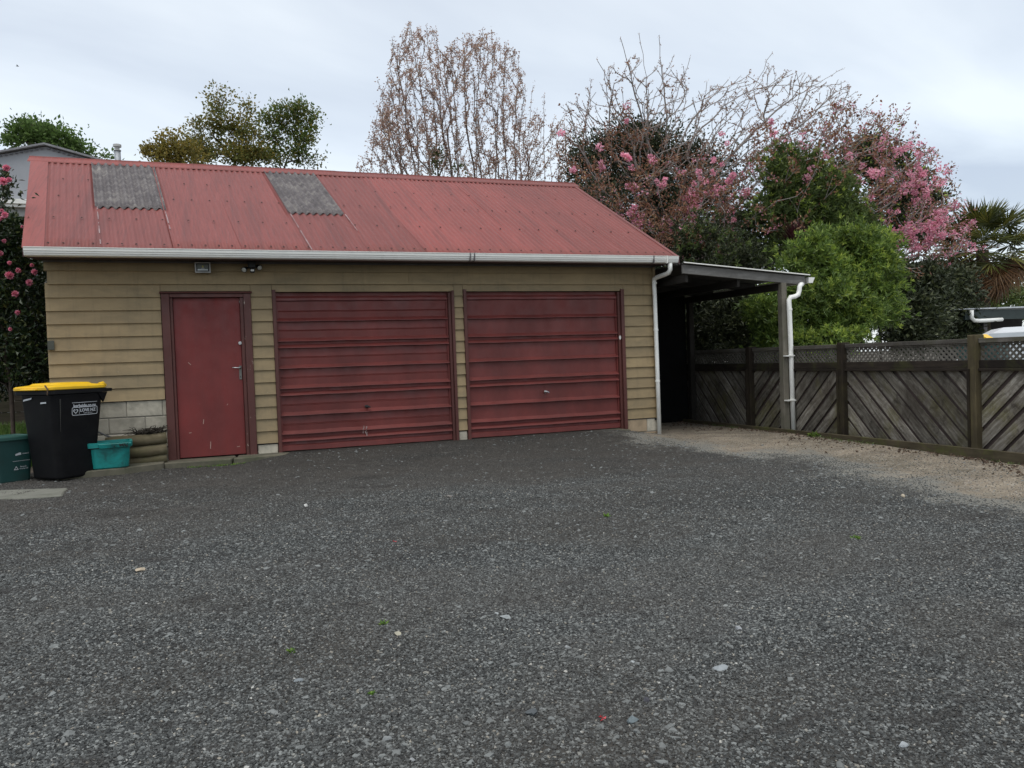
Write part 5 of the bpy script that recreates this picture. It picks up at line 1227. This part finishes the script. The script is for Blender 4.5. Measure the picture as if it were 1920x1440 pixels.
n = 900; yy = r.uniform(-5.8, 5.5, n); xx = 9.80-np.abs(r.normal(0, .28, n))*(1+.8*np.sin(yy*2)); q = xx > 8.3; xx, yy = xx[q], yy[q]
P = np.stack([xx, yy, ground_z(xx, np.minimum(yy, 0))+.006], -1); a = r.uniform(0, 6.28, len(P))
o = leaves('leaf_litter', P, np.stack([np.cos(a), np.sin(a), a*0+.1], -1), .042, .024, simple('dead_leaf_brown', (.085, .055, .035), .8, .4, 30, 0), tiltr=.25, fold=.3); tag(o, 'dead brown leaves strewn along the timber edging', 'leaf litter', kind='stuff')
# ------------------------------------------------------------------ stones
def rockmesh(seed, sub=2, flat=.6):
    rr_ = np.random.default_rng(seed); bm = bmesh.new(); bmesh.ops.create_icosphere(bm, subdivisions=sub, radius=1)
    planes = [(Vector(unit(rr_.normal(0, 1, 3))), rr_.uniform(.35, .7)) for _ in range(9)]
    for v in bm.verts:
        for n_, d in planes:
            k = v.co.dot(n_)
            if k > d: v.co -= n_*(k-d)
        v.co.z *= flat
    me = bpy.data.meshes.new('rock'); bm.to_mesh(me); bm.free(); return me
def rockmat(name, c): return simple(name, c, .85, .25, 30, .5)
rk = [(265, 1067, 24, 14, (.36, .30, .22), 'tan lump of stone alone in the left gravel'), (998, 1334, 28, 18, (.075, .085, .09), 'largest dark grey stone in the near gravel'), (1187, 1348, 24, 17, (.14, .17, .18), 'blue-grey stone right of the largest dark stone'), (573, 947, 10, 8, (.42, .42, .40), 'small white stone below the left garage door'), (843, 930, 10, 6, (.22, .20, .18), 'small brown-grey stone below the left garage door'), (1065, 1213, 13, 10, (.30, .31, .31), 'squarish pale stone in the middle gravel'), (1360, 1135, 12, 7, (.28, .29, .28), 'thin pale stone chip right of centre'), (562, 1274, 22, 8, (.17, .19, .20), 'flat grey stone flake in the lower left gravel'), (1352, 1252, 30, 9, (.22, .24, .25), 'long flat grey flake in the lower right gravel'), (950, 1157, 26, 8, (.26, .28, .28), 'long pale flake in the middle gravel'), (1692, 930, 9, 8, (.42, .36, .27), 'small cream stone beside the dirt strip'), (930, 1150, 13, 5, (.3, .32, .32), 'short pale flake left of the long middle one'), (1212, 1312, 14, 13, (.05, .05, .06), 'dark purple-grey stone above the blue-grey one'), (725, 1385, 18, 10, (.18, .19, .19), 'grey flat stone in the bottom gravel left of centre'), (1693, 1395, 22, 13, (.28, .30, .31), 'pale grey stone at the bottom right'), (775, 1425, 18, 9, (.27, .28, .28), 'pale stone at the bottom edge, left of centre'), (715, 1417, 16, 12, (.22, .23, .22), 'chunky grey stone near the bottom edge'), (1385, 1178, 15, 8, (.26, .27, .28), 'pale angular chip right of centre'), (1186, 1239, 10, 15, (.28, .3, .3), 'upright pointed chip in the right gravel'), (746, 1188, 16, 7, (.33, .31, .24), 'cream flat chip beside the pale green weed')]
for k, (px_, py_, w_, h_, c, lab) in enumerate(rk):
    q = onground(px_, py_+h_*.3); dist = (RM.T @ (q-CAM))[2]; s_ = w_*.5*dist/FPX*1.15
    me = rockmesh(200+k, 2, 1); me.materials.append(rockmat('stone_%s' % lab.split()[0], c)); o = bpy.data.objects.new('rock', me); COL.objects.link(o)
    o.scale = (s_, s_*.8, min(s_, h_*.62*dist/FPX)); o.location = Vector(q)+Vector((0, 0, o.scale[2]*.35)); o.rotation_euler = (r.uniform(-.2, .2), r.uniform(-.2, .2), r.uniform(-.5, .5)-.3)
    tag(o, lab, 'stone')
for px_, py_, lab in ((740, 1017, 'tiny red petal in the gravel left of centre'), (1130, 1349, 'fallen red petal in the near gravel by the blue-grey stone')):
    q = onground(px_, py_); o = leaves('petal', np.repeat(q[None], 3, 0)+[[0, 0, .006]], np.array([[1., 0, .1], [-.6, .7, .1], [-.3, -.9, .2]]), .020, .018, mat_leaf('red_petal' , (.5, .06, .07), (.6, .08, .09), None, .2), tiltr=.1); tag(o, lab, 'petal')

# gravel: crushed stones scattered over the yard with geometry nodes
def gm():
    m, t, p = newmat('crushed_grey_stone')
    rr_ = t.nodes.new('ShaderNodeObjectInfo').outputs['Random']
    c = ramp(t, rr_, [(0, (.012, .013, .013)), (.35, (.040, .043, .042)), (.68, (.085, .090, .087)), (.90, (.155, .163, .157)), (.975, (.22, .23, .22)), (.995, (.26, .23, .18)), (1, (.45, .45, .42))])
    big = noise(t, .8, 5, .65, (1, 1.6, 1), dist=.6); c = mix(t, ramp(t, big, [(.42, 0), (.70, .40)]), c, (.066, .059, .050))
    # brown soil worked up among the stones in front of the doors, fading out towards the open yard
    gp_ = t.nodes.new('ShaderNodeSeparateXYZ'); t.links.new(t.nodes.new('ShaderNodeNewGeometry').outputs['Position'], gp_.inputs[0])
    am = t.nodes.new('ShaderNodeMath'); am.operation = 'MULTIPLY_ADD'; am.inputs[1].default_value = .16; am.inputs[2].default_value = .62; t.links.new(gp_.outputs[1], am.inputs[0])
    an = t.nodes.new('ShaderNodeMath'); an.operation = 'ADD'; t.links.new(am.outputs[0], an.inputs[0]); t.links.new(noise(t, .9, 6, .65, (.7, 1.5, 1), dist=.5), an.inputs[1])
    c = mix(t, ramp(t, an.outputs[0], [(.38, 0), (.85, .72)]), c, (.060, .052, .044))
    # small scuffed patches where darker, damp stone has been turned up
    c = mix(t, ramp(t, noise(t, 1.7, 6, .72, (.8, 2.2, 1), dist=.5), [(.57, 0), (.66, .65)]), c, (.026, .024, .022))
    c = mix(t, 1, c, ramp(t, noise(t, 110, 3, .6), [(.3, .8), (.7, 1.2)]), 'MULTIPLY')
    t.links.new(c, p.inputs['Base Color']); p.inputs['Roughness'].default_value = .75; p.inputs['Specular IOR Level'].default_value = .4; return m
GM = gm()
def scatter(name, dens, smin, smax, power, seed, label, flat=.85, mat=None):
    """dens: f(x,y) stones per square metre"""
    me = yard.data.copy(); me.materials.clear(); me.materials.append(mat or GM)
    nv = len(me.vertices); co = np.zeros(nv*3); me.vertices.foreach_get('co', co); co = co.reshape(-1, 3)
    a = me.attributes.new('density', 'FLOAT', 'POINT'); a.data.foreach_set('value', dens(co[:, 0], co[:, 1]).astype(np.float32))
    o = bpy.data.objects.new(name, me); COL.objects.link(o); tag(o, label, 'gravel', kind='stuff')
    ng = bpy.data.node_groups.new(name, 'GeometryNodeTree'); ng.interface.new_socket('Geometry', in_out='INPUT', socket_type='NodeSocketGeometry'); ng.interface.new_socket('Geometry', in_out='OUTPUT', socket_type='NodeSocketGeometry')
    nn = ng.nodes.new; lk = ng.links.new; gi = nn('NodeGroupInput'); go = nn('NodeGroupOutput')
    dp = nn('GeometryNodeDistributePointsOnFaces'); lk(gi.outputs[0], dp.inputs['Mesh']); na = nn('GeometryNodeInputNamedAttribute'); na.data_type = 'FLOAT'; na.inputs['Name'].default_value = 'density'; lk(na.outputs[0], dp.inputs['Density']); dp.inputs['Seed'].default_value = seed
    ins = nn('GeometryNodeInstanceOnPoints'); lk(dp.outputs['Points'], ins.inputs['Points'])
    gi2 = nn('GeometryNodeGeometryToInstance')
    for k in range(5):
        ic = nn('GeometryNodeMeshIcoSphere'); ic.inputs['Radius'].default_value = 1; ic.inputs['Subdivisions'].default_value = 1
        sp_ = nn('GeometryNodeSetPosition'); lk(ic.outputs[0], sp_.inputs[0]); rv = nn('FunctionNodeRandomValue'); rv.data_type = 'FLOAT_VECTOR'; rv.inputs[0].default_value = (-.42,)*3; rv.inputs[1].default_value = (.42,)*3; rv.inputs['Seed'].default_value = 10*k+seed
        lk(rv.outputs[0], sp_.inputs['Offset']); sm = nn('GeometryNodeSetMaterial'); sm.inputs['Material'].default_value = mat or GM; lk(sp_.outputs[0], sm.inputs[0]); lk(sm.outputs[0], gi2.inputs[0])
    lk(gi2.outputs[0], ins.inputs['Instance']); ins.inputs['Pick Instance'].default_value = True
    rr_ = nn('FunctionNodeRandomValue'); rr_.data_type = 'FLOAT_VECTOR'; rr_.inputs[0].default_value = (-.35, -.35, 0); rr_.inputs[1].default_value = (.35, .35, 6.283); rr_.inputs['Seed'].default_value = 3
    lk(rr_.outputs[0], ins.inputs['Rotation'])
    rs = nn('FunctionNodeRandomValue'); rs.data_type = 'FLOAT'; rs.inputs['Seed'].default_value = 9; rs.inputs[2].default_value = 0; rs.inputs[3].default_value = 1
    pw = nn('ShaderNodeMath'); pw.operation = 'POWER'; lk(rs.outputs[1], pw.inputs[0]); pw.inputs[1].default_value = power
    ma = nn('ShaderNodeMath'); ma.operation = 'MULTIPLY_ADD'; lk(pw.outputs[0], ma.inputs[0]); ma.inputs[1].default_value = smax-smin; ma.inputs[2].default_value = smin
    sv = nn('FunctionNodeRandomValue'); sv.data_type = 'FLOAT_VECTOR'; sv.inputs[0].default_value = (.7, .5, .40); sv.inputs[1].default_value = (1.25, 1.0, flat); sv.inputs['Seed'].default_value = 5
    vm = nn('ShaderNodeVectorMath'); vm.operation = 'SCALE'; lk(sv.outputs[0], vm.inputs[0]); lk(ma.outputs[0], vm.inputs['Scale']); lk(vm.outputs[0], ins.inputs['Scale'])
    lk(ins.outputs[0], go.inputs[0]); md = o.modifiers.new('scatter', 'NODES'); md.node_group = ng; return o
def infr(x, y, pad=.5):     # inside the part of the yard the camera (or a step beside it) can see
    dx, dy = x-CAM[0], y-CAM[1]; fx, fy = .351, .936; fwd = dx*fx+dy*fy; rt = dx*fy-dy*fx
    return (fwd > 1.2) & (np.abs(rt) < fwd*.66+pad), fwd
def dn(x, y):
    ok, f = infr(x, y, .9); d = np.interp(f, [0, 3, 5, 7, 10, 14], [46000, 36000, 21000, 11500, 5200, 2200]); w_ = dirtw(x, y)
    zone = vnoise(x*.7, y*1.5, .75, 4); patch = .45+1.9*np.clip(zone-.32, 0, .4); k = np.where(w_ > .05, np.clip(1-(w_-.05)*1.7, .10, 1), 1)
    near = sstep(.02, .45, -y)
    return ok*d*patch*k*near
scatter('gravel', dn, .0026, .0095, 1.5, 1, 'fine dark crushed gravel covering the yard')  # coverage thins where wheels have packed it
def dn2(x, y):
    ok, f = infr(x, y); w_ = dirtw(x, y); base = np.interp(f, [0, 4, 8, 14], [75, 52, 9, 3]); cl_ = .10+np.clip(vnoise(x, y, .9, 4)-.48, 0, 1)*9
    edge = np.exp(-((w_-.22)/.18)**2)*420*np.clip(vnoise(x, y, 2.5, 3)-.25, 0, 1)
    return ok*(base*cl_*(w_ < .5)+edge+6)*(np.asarray(y) < -.15)
scatter('loose_stones', dn2, .006, .023, 2.2, 7, 'paler loose stones lying on the finer gravel', .5, simple('pale_crushed_stone', (.145, .153, .148), .8, .35, 12, .3, isl=True))

# ------------------------------------------------------------------ neighbours
hs = thing('neighbour_house', 'grey metal house gable with a white gutter, behind the garage on the left', 'house', (-2.2, 14, 0))
hg = simple('grey_metal_cladding', (.33, .34, .36), .6, .06, 2, .05)
ax_, az_ = -2.18, 7.27
wpts = [(-8.5, 14, 5.80), (2.4, 14, 5.80), (2.4, 14, 6.08), (ax_, 14, az_-.03), (-8.5, 14, az_-.03-.26*(-ax_+0)-1.1)]
wpts = [(-7.0, 14, 5.80), (2.6, 14, 5.80), (2.6, 14, az_-.26*4.78), (ax_, 14, az_), (-7.0, 14, az_-.26*4.82)]
MB().prism(wpts, (0, .1, 0)).build('gable_wall', hg, hs)
mb = MB()
for s_ in (-1, 1):
    xe_ = ax_+s_*4.9; mb.prism([(ax_, 13.84, az_+.02), (xe_, 13.84, az_+.02-.26*4.9), (xe_, 13.84, az_+.07-.26*4.9), (ax_, 13.84, az_+.07)], (0, 9, 0))
mb.build('roof', simple('grey_roof_sheet', (.22, .22, .23), .6), hs)
mb = MB()
for s_ in (-1, 1):
    for k in range(40):
        x = ax_+s_*(.08+k*.12); z = az_-.005-.26*(.08+k*.12); mb.box(x-.030, x+.030, 13.95, 13.995, z-.055, z-.02)
tag(mb.build('corrugation_ends', simple('sheet_end_grey', (.17, .17, .19), .7), hs), kind='stuff')  # small darker grey blocks along the scalloped sheet ends
MB().box(-7.0, 2.6, 13.80, 13.999, 5.68, 5.80).build('gutter', M_['white'], hs); MB().box(-7.0, 2.6, 13.86, 13.995, 5.60, 5.675).build('fascia', M_['white'], hs)
MB().box(-7.0, 2.6, 14.0, 22, -.3, 5.60).build('wall', simple('pale_house_wall', (.30, .30, .29), .7), hs)
fy = 14.6; fc = W3(221, 300, fy)
fp = MB().tube([(fc[0], fy, 6.0), (fc[0], fy, W3(221, 283, fy)[2])], .085, 14).build('flue', simple('galvanised_flue', (.28, .30, .32), .5, metal=.4), hs, smooth=True)
zt = W3(221, 283, fy)[2]
MB().loft([[(fc[0]+r_*math.cos(a), fy+r_*math.sin(a), z) for a in np.linspace(0, 6.283, 17)[:-1]] for r_, z in ((.10, zt), (.10, zt+.02), (.06, zt+.03), (.06, zt+.10), (.11, zt+.11), (.11, zt+.175), (.085, zt+.19))]).build('flue_cap', simple('pale_flue_cap', (.42, .42, .40), .5, metal=.3), fp)
# low roof beyond the fence, right edge
nr = thing('neighbour_carport', 'low white-edged carport roof beyond the fence at the right edge', 'carport', (19, 4.5, -.27))
MB().prism([(17.55, 3.0, 1.850), (25, 3.0, 1.945), (25, 3.0, 2.0), (17.55, 3.0, 1.872)], (0, 5, 0)).build('roof_sheet', simple('pale_roof_edge', (.46, .48, .50), .5), nr)
MB().box(18.3, 25, 3.05, 3.10, 1.62, 1.85).build('fascia', simple('dark_green_fascia', (.02, .032, .030), .6), nr)
for x in (19.2, 24.0): MB().box(x, x+.12, 3.3, 3.42, -.3, 1.85).build('post', M_['darkgrey'], nr)
MB().box(21.5, 24.8, 6.5, 6.6, -.3, 1.84).build('back_wall', M_['dark'], nr)
MB().tube([(18.42, 2.98, 1.84), (18.42, 2.98, 1.66), (18.50, 2.98, 1.60), (18.66, 2.98, 1.59), (19.1, 2.98, 1.60), (19.4, 2.98, 1.61)], .045, 10).build('downpipe', M_['whitepvc'], nr, smooth=True)
# white car behind the fence: only its roof shows above the rail, the rest through the lattice
car = thing('parked_car', 'white parked car whose roof shows above the fence at the right edge', 'car', (14.75, -1.3, -.27))
cw = simple('white_car_paint', (.60, .62, .64), .25, .03, 2, 0); cg = simple('car_glass', (.05, .06, .065), .1, .1, 2, 0)
side_p = [(-2.1, .25), (-2.15, .55), (-2.0, .78), (-1.15, .92), (-.45, 1.50), (-.20, 1.585), (1.2, 1.60), (1.9, 1.48), (2.15, .95), (2.2, .3)]
def ringcar(yv, inset): return [(x*(1-inset*.03), yv, z-(inset*.10 if z > 1.2 else 0)) for x, z in side_p]
MB().loft([ringcar(-.84, 1.0), ringcar(-.74, .3), ringcar(-.5, 0), ringcar(.5, 0), ringcar(.74, .3), ringcar(.84, 1.0)]).build('body', cw, car, world=False, smooth=False)
MB().prism([(-.98, -.845, .98), (-.48, -.80, 1.40), (1.15, -.80, 1.44), (1.75, -.84, 1.0)], (0, .012, 0)).build('side_window', cg, car, world=False)
MB().prism([(-1.10, -.62, .975), (-.50, -.52, 1.475), (-.50, .52, 1.475), (-1.10, .62, .975)], (-.012, 0, .012)).build('windscreen', simple('pale_reflecting_glass', (.30, .33, .35), .1, .1, 2, 0), car, world=False)
for x in (-1.35, 1.35):
    for y in (-.86, .70): MB().tube([(x, y, .31), (x, y+.16, .31)], .31, 20).build('wheel', M_['black'], car, world=False)
nbn = thing('neighbour_bin', 'dark green bin with a yellow lid behind the fence near the right post', 'wheelie bin', (13.05, -1.6, -.27), R_(20))
MB().loft([rrect(.42, .44, .05, 0), rrect(.55, .62, .06, 1.36)]).build('body', M_['dgreen'], nbn, world=False)
MB().prism([(-.05, -.10, 1.36), (.12, -.12, 1.37), (.15, .0, 1.44), (-.02, .02, 1.43)], (0, 0, .03)).build('lid_flap', M_['yellow'], nbn, world=False)

# gliding bird high at the left
bw = W3(33, 124, 40); bb = MB()
bd = thing('bird', 'tiny dark bird gliding high at the upper left of the sky', 'bird', tuple(bw)); bd.scale = (.6,)*3
MB().loft([[(x+.0, r_*math.cos(a), r_*math.sin(a)) for a in np.linspace(0, 6.283, 7)[:-1]] for x, r_ in ((-.14, .01), (-.06, .035), (.04, .035), (.12, .012))]).build('body', M_['black'], bd, world=False)
for s_ in (-1, 1): MB().prism([(-.03, s_*.02, 0), (.05, s_*.02, 0), (.02, s_*.20, .05), (-.05, s_*.24, .045)], (0, 0, .006)).build('wing', M_['black'], bd, world=False)

# repeats of a kind share a group
GR = {'rock': 'loose stones in the gravel yard', 'weed': 'small weeds in the yard', 'petal': 'fallen red petals', 'concrete_step': 'concrete step slabs', 'cherry_tree': 'cherry trees behind the carport', 'evergreen_shrub': 'evergreen shrubs beyond the fence', 'glossy_shrub': 'glossy green shrubs beyond the fence'}
for o in scene.objects:
    k = o.name.split('.')[0]
    if o.parent is None and k in GR and 'group' not in o: o['group'] = GR[k]
